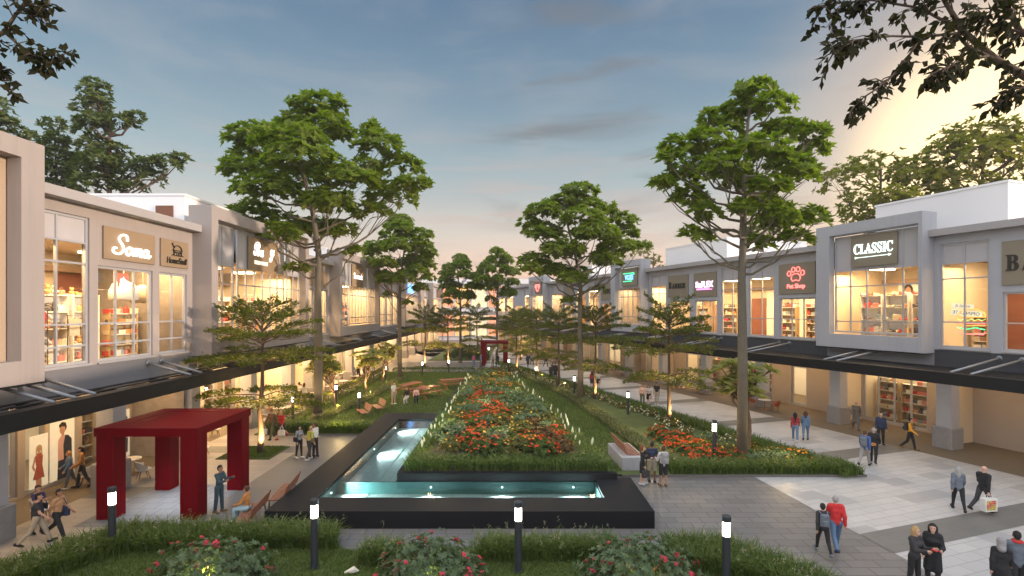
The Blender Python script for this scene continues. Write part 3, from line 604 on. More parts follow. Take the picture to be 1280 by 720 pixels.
# trees behind the roofs
def rand_clumps(n, R0, z0, z1, g, flat=.6):
    out = []
    for i in range(n):
        t = g.uniform(0, 1); z = z0+(z1-z0)*t; rr = R0*math.sin(math.pi*(.18+.75*t))*g.uniform(.35, 1); a = g.uniform(0, 6.283); s = R0*g.uniform(.22, .36)
        out.append((rr*math.cos(a), rr*math.sin(a), z, s, s, s*flat))
    return out
def backdrop(label, x, y, h, w, n, seed, lm, bm, L=.5, dens=1.4, cl=None, z0=.35, name='broad_tree', group='trees behind the roofs', tw=4):
    g = np.random.default_rng(seed); cl = cl or rand_clumps(n, w/2, h*z0, h*.93, g)
    t = clump_tree(name, [(0, 0, 0), (.1, 0, h*.3), (0, .1, h*.55), (.1, 0, h*.9)], h*.018, cl, 6, L, L*.5, dens, lm, bm, seed, label, 'tree', group, None, tw); t.location = (x, y, 0); return t
def pine_px(lst, X, Y): m = Y/F; return [((px-(640+X/Y*F))*m, d, 7.5+(HY-py)*m, rx*m, rx*m*.8, rz*m) for px, py, rx, rz, d in lst]
backdrop('dark conifer with a long low bough reaching over the white rooftop room', -38, 48, 28, 10, 0, 41, LEAF_C, BARKD, .5, 4.2, pine_px([(118, 112, 17, 13, 0), (110, 135, 22, 14, .5), (128, 128, 15, 12, -.6), (108, 160, 22, 13, .8), (125, 158, 20, 12, -.9), (150, 155, 20, 9, 0), (170, 148, 12, 7, 0), (118, 185, 26, 12, .5), (145, 190, 18, 10, 0), (105, 210, 28, 14, 1), (135, 208, 24, 13, -1), (160, 212, 20, 9, .3), (180, 207, 20, 9, .2), (205, 205, 20, 9, 0), (225, 200, 13, 7, 0), (185, 222, 18, 10, .5), (120, 232, 28, 14, 0), (150, 232, 22, 12, .8)], -38, 48), name='conifer_tree', group='conifers behind the beige roofs')
backdrop('shorter dark conifer close to the blank recessed bay', -44.5, 50, 22, 8, 0, 42, LEAF_C, BARKD, .5, 4.2, pine_px([(66, 158, 13, 12, 0), (60, 180, 18, 12, .6), (78, 178, 14, 11, -.5), (70, 200, 24, 14, 0), (58, 222, 22, 14, .8), (84, 220, 24, 14, -.6), (72, 240, 30, 14, 0), (92, 200, 16, 12, .5)], -44.5, 50), name='conifer_tree', group='conifers behind the beige roofs')
backdrop('conifer mostly hidden by the blank recessed bay', -46, 44, 24, 10, 0, 43, LEAF_C, BARKD, .5, 3.6, pine_px([(2, 135, 14, 12, 0), (-10, 150, 20, 14, .5), (12, 158, 16, 12, -.5), (0, 178, 26, 16, 0), (28, 168, 10, 8, .3), (-20, 180, 24, 16, 0)], -46, 44), name='conifer_tree', group='conifers behind the beige roofs')
backdrop('low green treetop between the white rooftop room and the fresh market bay', -42, 75, 18.5, 10, 16, 44, LEAF_B, BARKD, .5, 1.8)
for i, (x, y, h, w, n, lb) in enumerate(((39, 54, 25, 17, 34, 'broad sunlit tree behind the CLASSIC sign bay'), (48, 52, 27.5, 18, 36, 'tallest broad tree glowing behind the big white rooftop room'), (60, 53, 28, 18, 34, 'broad golden tree at the sky glow beyond the big dark serif sign'), (33, 62, 20.5, 13, 24, 'lower broad tree in the gap beside the lopsided tree crown'),
                                        (25.5, 92, 20, 10, 12, 'thin flat topped tree above the neon sign bay'), (33, 84, 15, 8, 10, 'small treetop behind the white room over the paw sign building'))):
    backdrop(lb, x, y, h, w, n, 50+i, LEAF_B, BARKD, .55, 1.25, z0=.42)
# overhead boughs near the viewpoint: real trees standing beside it
def overhang(label, foot, trunk, boughs, nl, L, W, lm, seed, droop):
    g = np.random.default_rng(seed); root = thing('shade_tree', label, 'tree'); b = MB(); parts = []
    b.tube([foot]+trunk, [.26]+[.22-.15*i/len(trunk) for i in range(len(trunk))], 10)
    for pts, r, k, sp in boughs:
        pts = [np.array(p, float) for p in pts]; b.tube(pts, list(np.linspace(r, r*.25, len(pts))), 8, False); acc = np.array(pts)
        seg = np.linalg.norm(np.diff(acc, axis=0), axis=1); tot = seg.sum()
        for i in range(k):
            q = g.uniform(.18, 1)*tot; j = 0
            while j < len(seg)-1 and q > seg[j]: q -= seg[j]; j += 1
            p = acc[j]+(acc[j+1]-acc[j])*min(1, q/seg[j]); d = (acc[j+1]-acc[j])/seg[j]
            e = d*.8+g.normal(0, .6, 3)+np.array([0, 0, -.25*droop]); e /= np.linalg.norm(e); l = sp*g.uniform(.5, 1.2); tip = p+e*l
            b.tube([p, p+e*l*.5+np.array([0, 0, .04]), tip], [.012, .008, .004], 4, False)
            n = nl; t = g.uniform(.25, 1.05, n); P = p+np.outer(t, e)*l
            D = e*.5+g.normal(0, .7, (n, 3)); D[:, 2] -= droop; parts.append(leaves(P, D, g.normal(0, .6, (n, 3))+np.array([.2, -.6, .6]), L*g.uniform(.7, 1.2, n), W*g.uniform(.7, 1.2, n), .15, .1))
    b.build('trunk', BARKD, root, True); V, Fc = joinV(parts); link('crown', npmesh('crown', V, Fc), lm, root); return root
def vp(px, py, Y): return ((px-640)/F*Y, Y, H+(HY-py)/F*Y)
Q = 7.6
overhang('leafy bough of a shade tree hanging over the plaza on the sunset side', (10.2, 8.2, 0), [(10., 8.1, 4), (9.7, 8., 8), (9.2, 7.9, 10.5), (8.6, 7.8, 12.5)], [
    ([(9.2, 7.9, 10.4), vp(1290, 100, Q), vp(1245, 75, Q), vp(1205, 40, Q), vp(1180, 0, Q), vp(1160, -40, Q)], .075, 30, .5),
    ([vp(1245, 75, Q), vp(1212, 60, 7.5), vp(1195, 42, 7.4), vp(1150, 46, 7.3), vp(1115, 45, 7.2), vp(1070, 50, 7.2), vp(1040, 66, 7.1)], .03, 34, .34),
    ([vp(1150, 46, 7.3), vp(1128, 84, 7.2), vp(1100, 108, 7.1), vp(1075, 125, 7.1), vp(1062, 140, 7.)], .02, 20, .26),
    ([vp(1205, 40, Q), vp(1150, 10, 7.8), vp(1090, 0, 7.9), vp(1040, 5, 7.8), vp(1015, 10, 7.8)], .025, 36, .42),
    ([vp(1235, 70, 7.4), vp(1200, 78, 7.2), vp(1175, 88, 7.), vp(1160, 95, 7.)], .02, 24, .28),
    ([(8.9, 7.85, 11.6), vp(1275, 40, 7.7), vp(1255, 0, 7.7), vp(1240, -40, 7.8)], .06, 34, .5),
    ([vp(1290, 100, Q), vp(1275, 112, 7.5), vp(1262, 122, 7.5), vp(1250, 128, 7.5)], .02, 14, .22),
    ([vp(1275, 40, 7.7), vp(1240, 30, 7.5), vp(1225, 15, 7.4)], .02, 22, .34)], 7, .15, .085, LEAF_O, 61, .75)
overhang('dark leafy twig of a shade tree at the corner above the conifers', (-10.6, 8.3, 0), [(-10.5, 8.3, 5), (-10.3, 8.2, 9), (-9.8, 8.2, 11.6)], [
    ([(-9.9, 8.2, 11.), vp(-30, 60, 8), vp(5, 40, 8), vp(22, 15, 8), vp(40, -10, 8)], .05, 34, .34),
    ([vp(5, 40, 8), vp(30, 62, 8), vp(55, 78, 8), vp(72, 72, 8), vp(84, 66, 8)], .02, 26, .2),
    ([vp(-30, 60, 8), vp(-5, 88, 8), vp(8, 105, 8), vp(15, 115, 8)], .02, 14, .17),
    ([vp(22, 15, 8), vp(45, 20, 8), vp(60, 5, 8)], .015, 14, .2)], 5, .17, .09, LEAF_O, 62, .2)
# ------------------------------------------------------------------ grasses and hedges
def inpoly(pts, P):
    x, y = P[:, 0], P[:, 1]; r = np.zeros(len(P), bool); j = len(pts)-1
    for i in range(len(pts)):
        xi, yi = pts[i]; xj, yj = pts[j]
        if yi != yj: r ^= ((yi > y) != (yj > y)) & (x < (xj-xi)*(y-yi)/(yj-yi)+xi)
        j = i
    return r
def scatter(pts, n, g):
    a = np.array(pts); lo, hi = a.min(0), a.max(0); out = []; c = 0
    while c < n: p = g.uniform(lo, hi, (n*2, 2)); p = p[inpoly(pts, p)]; out.append(p); c += len(p)
    return np.concatenate(out)[:n]
def blades(P, Z, hgt, wid, lean, g, bend=1.):
    """Arching grass blades (3 segments)."""
    n = len(P); a = g.uniform(0, 6.283, n); e = np.stack([np.cos(a), np.sin(a), np.zeros(n)], 1); s = np.stack([-np.sin(a), np.cos(a), np.zeros(n)], 1)
    h = hgt*g.uniform(.6, 1.15, n)[:, None]; l = lean*h*g.uniform(.3, 1.3, n)[:, None]; w = wid*g.uniform(.7, 1.3, n)[:, None]; B = np.concatenate([P, np.broadcast_to(Z, n)[:, None]], 1); rows = []
    for t, ww in ((0, 1.), (.4, .9), (.75, .6), (1., .08)):
        c = B+e*l*t**(1+bend)+np.array([0, 0, 1])*h*(t-.28*bend*t**3); rows += [c-s*w*ww/2, c+s*w*ww/2]
    V = np.stack(rows, 1).reshape(-1, 3); b = np.arange(n)[:, None]*8
    return V, np.concatenate([b+np.array(q) for q in ([0, 1, 3, 2], [2, 3, 5, 4], [4, 5, 7, 6])])
def lawn(name, pts, z, m=None):
    return struct(MB().poly([(x, y, z) for x, y in pts]).build(name, m or LAWNM))
LAWNM = mat('turf', (.06, .085, .016), .9, var=.5, scale=1.2, bump=.6, bscale=30)
SOIL = mat('soil', (.035, .022, .014), .95, var=.4, scale=4, bump=.6, bscale=20)
def grass(name, pts, z, n, h, w, seed, m=None):
    g = np.random.default_rng(seed); V, Fc = blades(scatter(pts, n, g), z, h, w, .5, g, .6)
    o = link(name, npmesh(name, V, Fc), m or GRASSM); o['kind'] = 'stuff'; return o
def grass_hedge(label, pts, z, n, h, w, seed, m, plumes=0, name='grass_hedge', cat='grass hedge', cap=True):
    """A border of arching ornamental grass over a leafy core, one thing; pale seed plumes are a part of it."""
    g = np.random.default_rng(seed); a = np.array(pts); cx, cy = a.mean(0); r = thing(name, label, cat, (cx, cy, z)); q = [(x-cx, y-cy) for x, y in pts]
    P = scatter(q, n, g); hv = h*(.75+.5*(np.sin(P[:, 0]*1.7+seed)*np.cos(P[:, 1]*1.3)*.5+.5)); V, Fc = blades(P, 0., hv[:, None][:, 0], w, .75, g, 1.) if False else blades(P, 0., h, w, .75, g, 1.)
    link('foliage', npmesh('foliage', V, Fc), m, r)
    n2 = n//2; P = scatter(q, n2, g); P3 = np.concatenate([P, g.uniform(0, h*.6, n2)[:, None]], 1); D = g.normal(0, 1, (n2, 3)); D[:, 2] = np.abs(D[:, 2])
    V, Fc = leaves(P3, D, g.normal(0, 1, (n2, 3)), .16, .05); link('undergrowth', npmesh('undergrowth', V, Fc), LEAF_H, r)
    if plumes:
        P = scatter(q, plumes, g); V, Fc = blades(P, 0., h*1.25, w*.35, .45, g, .5); parts = [(V, Fc)]
        tips = (V.reshape(-1, 8, 3)[:, 6]+V.reshape(-1, 8, 3)[:, 7])/2
        T = np.repeat(tips, 10, 0)+g.normal(0, .02, (plumes*10, 3)); T[:, 2] -= g.uniform(-.04, .10, len(T)); v2, f2 = leaves(T, g.normal(0, 1, T.shape)+[0, 0, .8], g.normal(0, 1, T.shape), .045, .014)
        f2 = np.concatenate([f2, f2[:, 2:]], 1); link('plumes', npmesh('plumes', *joinV([(V, Fc)])), m, r); link('seed_heads', npmesh('seed_heads', v2, f2[:, :3]), PLUME, r)
    return r
def leaf_hedge(label, pts, z, h, n, L, seed, m, name='hedge', rnd=.25):
    g = np.random.default_rng(seed); a = np.array(pts); cx, cy = a.mean(0); r = thing(name, label, 'hedge', (cx, cy, z)); q = [(x-cx, y-cy) for x, y in pts]
    P = scatter(q, n, g); e = np.array(q); d = np.full(n, 9.)
    for i in range(len(q)):
        p0 = e[i]; p1 = e[(i+1) % len(q)]; t = np.clip(((P-p0)@(p1-p0))/((p1-p0)@(p1-p0)), 0, 1); d = np.minimum(d, np.linalg.norm(P-p0-t[:, None]*(p1-p0), axis=1))
    top = h*np.sqrt(np.clip(.35+d/rnd*.65, 0, 1)); zz = np.where(d < rnd*.5, g.uniform(0, 1, n), g.uniform(.7, 1.06, n))*top*(1+.12*np.sin(P[:, 0]*2.1)*np.sin(P[:, 1]*2.7))
    D = g.normal(0, .8, (n, 3)); D[:, 2] = np.abs(D[:, 2])+.2
    V, Fc = leaves(np.concatenate([P, zz[:, None]], 1), D, g.normal(0, .6, (n, 3))+[0, 0, .6], L*g.uniform(.6, 1.3, n), L*.42); link('foliage', npmesh('foliage', V, Fc), m, r)
    return r
def band(p, q, w):
    """Strip of width w to the left of the line p -> q."""
    dx, dy = q[0]-p[0], q[1]-p[1]; l = math.hypot(dx, dy); nx, ny = -dy/l*w, dx/l*w; return [p, q, (q[0]+nx, q[1]+ny), (p[0]+nx, p[1]+ny)]
# near bed across the foreground
NEAR = [(-15.2, 12.5), (-14.2, 14.6), (-13., 17.), (-6.2, 17.1), (-5.6, 16.2), (-4.4, 15.6), (-3.4, 15.6), (-2.6, 16.1), (6.6, 16.1), (8.6, 14.2), (9.4, 11), (9.4, 8), (-15.2, 8)]
lawn('near_lawn', NEAR, .03); grass('lawn_grass', [(-14, 12.6), (-13, 16), (7.5, 15.6), (8.4, 14), (8.8, 12.3), (-14, 12.3)], .03, 52000, .11, .014, 71)
grass_hedge('sweeping fountain grass hedge along the pale paving up to the red gate', [(-14.9, 13.2), (-12.9, 17.), (-9.6, 17.), (-9.6, 15.7), (-11.9, 15.7), (-13.6, 12.9)], .03, 5200, .75, .03, 72, FOUNT, 70)
grass_hedge('fountain grass hedge between the pond corner and the bench', [(-9.6, 16.), (-9.6, 17.), (-5.9, 16.9), (-5.4, 15.9)], .03, 3600, .72, .03, 73, FOUNT, 50)
grass_hedge('single fountain grass tuft by the pavement notch', [(-4.6, 15.0), (-3.9, 14.8), (-3.3, 15.0), (-3.3, 15.7), (-4.4, 15.7)], .03, 700, .7, .03, 74, FOUNT, 12, 'grass_tuft', 'grass tuft')
grass_hedge('dark fountain grass hedge across the pond front behind the lamp post', [(-1., 15.2), (-1., 16.), (3.2, 16.), (3.2, 15.2)], .03, 3600, .66, .03, 75, FOUNT, 60)
grass_hedge('fountain grass hedge around the lamp post nearest the red jacket man', [(4.7, 14.9), (4.7, 16.), (6.5, 16.), (8.4, 14.1), (8.9, 12.4), (7.4, 12.4), (6.9, 13.8)], .03, 4600, .72, .03, 76, FOUNT, 70)
def flower_shrub(label, x, y, rx, ry, h, seed):
    g = np.random.default_rng(seed); r = thing('flowering_shrub', label, 'shrub', (x, y, .03), group='pink flowering shrubs'); b = MB(); C = []
    for k in range(26):
        a = g.uniform(0, 6.283); q = math.sqrt(g.uniform(.05, 1)); e = (rx*q*math.cos(a), ry*q*math.sin(a), h*math.sqrt(max(.12, 1-.8*q*q))); b.tube([(e[0]*.1, e[1]*.1, 0), (e[0]*.6, e[1]*.6, e[2]*.55), e], [.018, .012, .006], 5, False)
    b.build('stem', BARKD, r)
    n = 820; d = unit(g.normal(size=(n, 3))); d[:, 2] = np.abs(d[:, 2]); rad = g.uniform(.45, 1.06, n)[:, None]*(1+.16*np.sin(d[:, :1]*7+seed)*np.cos(d[:, 1:2]*6)); P = d*rad*np.array([rx, ry, h])
    V, Fc = rosettes(P, d+[0, 0, .4]+g.normal(0, .3, (n, 3)), 8, .14, .05, 1., .15, g); link('foliage', npmesh('foliage', V, Fc), LEAF_S, r)
    f = None
    for q in P[g.permutation(n)]*1.04:
        if q[1] > ry*.55 or np.linalg.norm(q/[rx, ry, h]) < .9: continue
        if f is None: v, fc = joinV([rosettes(np.array([[0, 0, 0.], [0, 0, .012]]), np.array([[0, -.3, 1.]]*2), 6, .085, .075, 1., .1, g), rosettes(g.normal(0, .05, (3, 3)), np.array([[0, -.5, .8]]*3), 5, .06, .05, 1., .1, g)]); f = link('flower', npmesh('flower', v, fc), FL_PINK, r); f.location = q; cnt = 1; continue
        o = f.copy(); COL.objects.link(o); o.parent = r; o.location = q; o.rotation_euler = (g.uniform(-.6, .6), g.uniform(-.6, .6), g.uniform(0, 6)); s = g.uniform(.5, .9); o.scale = (s, s, s); cnt += 1
        if cnt > 26: break
    return r
flower_shrub('pink flowering shrub in front of the bench and red gate', -8.4, 14.3, 1.75, 1.1, .95, 81)
flower_shrub('pink flowering shrub in the middle, glowing yellow inside, before the pond wall', -2.3, 14.2, 1.45, 1.05, 1.1, 82)
flower_shrub('pink flowering shrub below the end of the pond wall', 3.6, 14.3, 1.6, 1.1, 1.05, 83)
MB().tube([(-4.75, 14.45, .06), (-4.5, 14.5, .12), (-4.36, 14.52, .07)], [.03, .11, .02], 7).build('garden_stone', mat('pale_stone', (.6, .55, .45), .7)); tag(bpy.data.objects['garden_stone'], 'pale pointed stone lying on the near lawn', 'stone')
# main bed in its raised planter
BED = [(-4.45, 21.1), (4.05, 21.1), (.4, 49), (-4.1, 49)]; ZB = .82
bedz = lambda x, y: ZB+.95*max(0, min(1, (x+4.4)/2., ((4.05-(y-21)*.13)-x)/2., (y-21)/4., (50-y)/18.))
nx, ny = 10, 30; V = []; Fq = []
for j in range(ny+1):
    y = 21.1+27.9*j/ny; xl = -4.45+.35*j/ny; xr = 4.05-3.65*j/ny
    for i in range(nx+1): x = xl+(xr-xl)*i/nx; V.append((x, y, bedz(x, y)-.02))
for j in range(ny):
    for i in range(nx): a = j*(nx+1)+i; Fq.append((a, a+1, a+nx+2, a+nx+1))
struct(link('bed_soil', npmesh('bed_soil', V, Fq, True), SOIL))
grass_hedge('fern green grass hedge along the planter edge over the long pool', band((-4.45, 21.12), (4.05, 21.12), 1.2), ZB, 4200, .62, .035, 91, FOUNT, 0)
grass_hedge('long grass edging of the flower bed beside the pool arm and picnic lawn', band((-3.4, 22.), (-3.1, 48.8), 1.05), ZB, 6000, .62, .04, 92, FOUNT, 0)
grass_hedge('long slanting grass edging of the flower bed on the side of the tall border tree', band((4.05, 22.2), (.4, 48.8), 1.3), ZB, 6500, .62, .04, 93, FOUNT, 0)
def clump(name, label, lm, fm, fsz, nf, seed, n=110, h=.5, w=.55, L=.16, group=None):
    g = np.random.default_rng(seed); r = thing(name, label, 'flower plant', group=group); d = unit(g.normal(size=(n, 3))); d[:, 2] = np.abs(d[:, 2]); P = d*np.array([w, w, h])*g.uniform(.5, 1.05, (n, 1))
    V, Fc = rosettes(P, d+[0, 0, .5], 5, L, L*.35, .9, .1, g); link('foliage', npmesh('foliage', V, Fc), lm, r)
    if nf: q = unit(g.normal(size=(nf, 3))); q[:, 2] = np.abs(q[:, 2])*.9+.15; q = q*np.array([w, w, h])*g.uniform(.95, 1.15, (nf, 1)); V, Fc = rosettes(q, q+[0, -.3, .5], 6, fsz, fsz*.9, 1., .05, g); link('blossoms', npmesh('blossoms', V, Fc), fm, r)
    return r
LEAF_BR = leafm('leaf_bronze', (.10, .05, .015), (.14, .09, .02), .25)
K = {'red': clump('red_flower_plant', 'red flowering plant in the middle of the raised bed', LEAF_H, FL_RED, .075, 52, 101, group='red flowers of the raised bed'),
     'ora': clump('orange_flower_plant', 'orange flowering plant of the raised bed', LEAF_H, FL_ORA, .065, 20, 102, group='orange flowers of the raised bed'),
     'yel': clump('yellow_flower_plant', 'yellow flowering bright green plant of the raised bed', LEAF_Y, FL_YEL, .06, 14, 103, group='yellow flowers of the raised bed'),
     'grn': clump('leafy_bed_plant', 'leafy green plant without many flowers in the raised bed', LEAF_S, FL_YEL, .06, 6, 104, 130, .6, .6, .22, group='green plants of the raised bed'),
     'brn': clump('bronze_bed_plant', 'low bronze leaved plant in the raised bed', LEAF_BR, FL_ORA, .05, 8, 105, 90, .3, .6, group='bronze plants of the raised bed')}
used = set(); g = np.random.default_rng(110)
def put(kind, x, y, z, s, label=None, group=None):
    t = K[kind]
    if kind not in used: used.add(kind); t.location = (x, y, z); t.scale = (s, s, s); t.rotation_euler = (0, 0, g.uniform(0, 6)); return
    dup(t, (x, y, z), g.uniform(0, 6.28), label, group, s)
y = 22.9
while y < 46.5:
    xl, xr = -3.2, 2.75-(y-21)*.13; n = max(1, int((xr-xl)/.68))
    for i in range(n):
        x = xl+(xr-xl)*(i+g.uniform(.2, .8))/n; t = (x-xl)/max(.1, xr-xl); q = g.uniform(); wv = t+.06*math.sin(y*1.3)
        if y > 41: kind = 'ora' if q < .35 else 'yel' if q < .55 else 'grn'
        elif wv < .17: kind = 'ora' if q < .4 else 'yel' if q < .6 else 'grn'
        elif wv < .52 and y < 36.5: kind = 'red' if q < .78 else 'yel' if q < .86 else 'grn'
        elif wv < .80 and y < 38: kind = ('yel' if q < .5 else 'grn' if q < .95 else 'ora') if y > 24.3 else ('red' if q < .5 else 'ora' if q < .8 else 'yel')
        elif y < 36: kind = 'brn' if q < .45 else 'grn' if q < .8 else 'yel' if q < .92 else 'red'
        else: kind = 'ora' if q < .4 else 'yel' if q < .75 else 'grn'
        put(kind, x, y+g.uniform(-.3, .3), bedz(x, y)-.05, g.uniform(.7, 1.35))
    y += .72 if y < 34 else .95
# white lilies in the edging
def lily(label, group):
    g = np.random.default_rng(120); r = thing('white_lily', label, 'lily', group=group); P = np.zeros((9, 2)); V, Fc = blades(P, 0., .55, .05, .6, g, .8); link('foliage', npmesh('foliage', V, Fc), LEAF_H, r)
    b = MB().tube([(0, 0, .1), (.02, 0, .5), (.05, 0, .62)], .008, 5)
    b.build('stem', LEAF_H, r); MB().tube([(.05, 0, .58), (.06, 0, .68), (.08, 0, .80), (.12, .01, .92)], [.015, .055, .045, .004], 7).build('bloom', FL_WHI, r, True); return r
Ll = lily('white lily in the grass edging beside the pool arm', 'white lilies beside the pool arm'); i = 0
for y in list(np.arange(22.5, 38, .6))+list(np.arange(38.4, 48.6, .7)):
    p = (-3.95+g.uniform(-.3, .25), y, ZB+.05); s = g.uniform(.65, .95)
    if i == 0: Ll.location = p
    else: dup(Ll, p, g.uniform(0, 6), None, None, s)
    i += 1
for y in (22.6, 22.9, 23.3, 24.2, 24.8, 25.4, 25.9, 26.4, 27, 27.5, 28., 28.7, 29.4, 30.2, 31.2, 31.9, 33, 34, 35, 36, 37., 38., 39., 40.2, 41, 43, 44.5, 45.5, 46.6, 47.5, 48.4):
    dup(Ll, (4.05-(y-22.2)*.135-.55+g.uniform(-.3, .3), y, ZB+.1), g.uniform(0, 6), 'white lily in the slanting grass edging of the flower bed', 'white lilies in the slanting edging', g.uniform(.7, 1.05))
# green wedge between the flower bed and the pale plaza
E0 = (15.9, 22.95); E1 = (-1.4, 72.5)
WEDGE = [(4.9, 22.95), E0, E1, (-1.2, 62), (.3, 56.2), (4.2, 22.95)]
lawn('wedge_lawn', WEDGE, .12); struct(MB().prism([(4.95, 22.9), (15.95, 22.9), (-1.4, 72.6), (-1.3, 62)], 0, .11).build('bed_kerb', mat('kerb_stone', (.12, .11, .10), .8)))
grass('lawn_grass', [(4.6, 23.2), (7.6, 24.2), (6., 40.5), (1.6, 58), (.4, 57)], .12, 30000, .13, .02, 131)
grass_hedge('grass hedge along the front of the orange flower bed', band((7.2, 22.98), (15.6, 22.98), 1.15), .1, 5200, .62, .035, 132, FOUNT, 0)
dv = (E1[0]-E0[0], E1[1]-E0[1]); on = lambda t, w: (E0[0]+dv[0]*t-w*UV[1], E0[1]+dv[1]*t+w*UV[0])
grass_hedge('dark grass hedge by the pale plaza from bed corner to the three friends', band(on(.0, 0), on(.30, 0), 1.25), .1, 5200, .55, .035, 133, FOUNT, 0)
grass_hedge('dark grass hedge by the pale plaza from three friends to the coated pair', band(on(.31, 0), on(.62, 0), 1.3), .1, 4600, .5, .04, 134, FOUNT, 0)
grass_hedge('dark grass hedge beside the pale plaza towards the far red gate', band(on(.63, 0), on(.98, 0), 1.2), .1, 3600, .5, .05, 135, FOUNT, 0)
LIGHTG = leafm('pale_grass_blade', (.13, .14, .05), (.24, .22, .11), .35)
ridge = [(8.3, 23.9), (7.5, 27.5), (6.7, 34), (5.6, 42), (3.8, 50), (1.9, 58)]
for k in range(5):
    grass_hedge(('pale curving grass ridge at the feet of the lopsided tall tree', 'pale grass ridge behind the bench lawn', 'pale grass ridge before the tall border tree', 'pale grass ridge just past the tall border tree', 'pale grass ridge near the wedge tip')[k], band(ridge[k], ridge[k+1], .9), .1, 1700, .5, .035, 140+k, LIGHTG, 0, 'grass_ridge', 'grass ridge')
K2 = [('red', 8.9, 26.2), ('red', 9.6, 26.6), ('red', 8.8, 27.4), ('red', 9.7, 27.6), ('red', 8.6, 28.6), ('red', 9.3, 28.8), ('red', 10.2, 26.), ('red', 8.5, 29.8), ('ora', 10.3, 27.), ('red', 9.4, 25.2), ('red', 10.1, 25.2), ('yel', 10.9, 26.1), ('grn', 11.4, 26.8), ('grn', 12.3, 24.9), ('yel', 12.6, 25.3), ('grn', 12.9, 24.7), ('ora', 13.3, 25.2), ('ora', 13.9, 24.8), ('ora', 13.6, 25.6), ('yel', 13.2, 24.5), ('ora', 12.2, 25.9), ('grn', 11.6, 24.6), ('red', 10.8, 24.7), ('yel', 12.0, 26.6), ('ora', 14.2, 25.1), ('grn', 10.6, 28.2), ('ora', 9.9, 29.)]
for kind, x, y in K2: put(kind, x, y, .12, g.uniform(.85, 1.2), {'red': 'red flowering plant in the plaza edge bed', 'ora': 'orange flowering plant in the plaza edge bed', 'yel': 'yellow flowering plant in the plaza edge bed', 'grn': 'leafy green plant in the plaza edge bed'}[kind], {'red': 'red', 'ora': 'orange', 'yel': 'yellow', 'grn': 'green'}[kind]+' plants of the plaza edge bed')
CREAM = clump('cream_flower_plant', 'cream flowering low plant along the dark plaza hedge', LEAF_Y, FL_WHI, .06, 26, 151, 80, .35, .5, group='cream flowers by the dark hedge'); CREAM.location = (9.2, 31.5, .12)
for i in range(26):
    q = on(.12+.78*i/26, 1.75+g.uniform(-.3, .5)); dup(CREAM, (q[0], q[1], .12), g.uniform(0, 6), None, None, g.uniform(.8, 1.3))
# picnic lawn
PIC = [(-15.4, 30.6), (-8.7, 30.6), (-8.7, 34.5), (-4.75, 34.5), (-4.4, 61.6), (-15.4, 61.6)]
lawn('picnic_lawn', PIC, .1); struct(MB().prism([(-15.45, 30.55), (-8.62, 30.55), (-8.62, 61.65), (-15.45, 61.65)], 0, .09).build('lawn_kerb', MATS['kerb_stone']))
grass('lawn_grass', [(-14.6, 32), (-9, 32), (-8.8, 35), (-4.8, 35), (-4.5, 61), (-14.6, 61)], .1, 56000, .13, .025, 161)
grass_hedge('fountain grass hedge at the front of the picnic lawn under the tallest tree', band((-15.3, 30.65), (-8.8, 30.65), 1.1), .1, 3400, .8, .04, 162, FOUNT, 0)
leaf_hedge('long clipped yellow hedge between the cafe terrace and the picnic lawn', band((-14.5, 32.), (-14.5, 60), .85), .1, .75, 6500, .16, 163, LEAF_Y)
for k, (p, q) in enumerate((((-12.6, 34.2), (-11.9, 40)), ((-11.9, 40.2), (-11.5, 47)), ((-11.5, 47.3), (-11.6, 55)))):
    grass_hedge(('pale grass tufts beside the red slatted benches', 'pale grass strip through the lawn near the polo shirt man', 'pale grass strip at the foot of the slim far tree')[k], band(p, q, .8), .1, 1500, .5, .035, 164+k, LIGHTG, 0, 'grass_ridge', 'grass ridge')
leaf_hedge('low flowering hedge closing the far end of the picnic lawn', band((-4.4, 60.6), (-14.3, 60.6), -.8), .1, .5, 2600, .16, 170, LEAF_H)
APX = [(-4.75, 49.25), (1.3, 49.25), (.3, 56.2), (-1.2, 62), (-4.35, 61.6)]
lawn('apex_lawn', APX, .11); grass('lawn_grass', APX, .11, 7000, .16, .035, 175)
leaf_hedge('low flowering hedge between the flower bed apex and the far red gate', [(-4.2, 59.6), (-.9, 59.6), (-1.3, 61.2), (-4.2, 61.2)], .1, .5, 1200, .16, 176, LEAF_Y)
for i, (x, y) in enumerate(((-3.6, 51), (-2.2, 50.4), (-.9, 51.2), (.1, 50.3), (-2.9, 53), (-1.2, 53.4), (-3.4, 55.5), (-1.9, 56.2), (-.6, 55.4), (-2.8, 58), (-1.4, 58.3))): put(('grn', 'yel', 'ora')[i % 3], x, y, .1, 1.3, ('leafy green', 'yellow flowering', 'orange flowering')[i % 3]+' plant past the apex of the raised bed', ('green', 'yellow', 'orange')[i % 3]+' plants past the raised bed')
DARKH = leafm('leaf_dark_hedge', (.03, .055, .012), (.06, .085, .018), .25)
for k, (x0, x1, y0, hh) in enumerate(((-10.2, -3.6, 76, .8), (-9.6, -3.9, 79.5, .9), (-9.8, -4.2, 84, 1.), (-12, -4.5, 90, 1.1))):
    leaf_hedge(('clipped dark hedge row nearest the far path', 'second clipped dark hedge row behind the far path', 'third clipped dark hedge row behind the far path', 'farthest clipped dark hedge row below the link canopy')[k], rect(x0, x1, y0, y0+1.8), 0, hh, 1500, .3, 171+k, DARKH)
lawn('far_lawn', rect(-12.5, -3.4, 75.5, 100), .05)
for k, (x, y) in enumerate(((-6.3, 78.4), (-5, 82.6), (-6.9, 83.), (-5.8, 87.6))): dup(K['yel'], (x, y, .3), k, 'yellow flowering plant among the far clipped hedges', 'yellow plants among the far hedges', 2.)
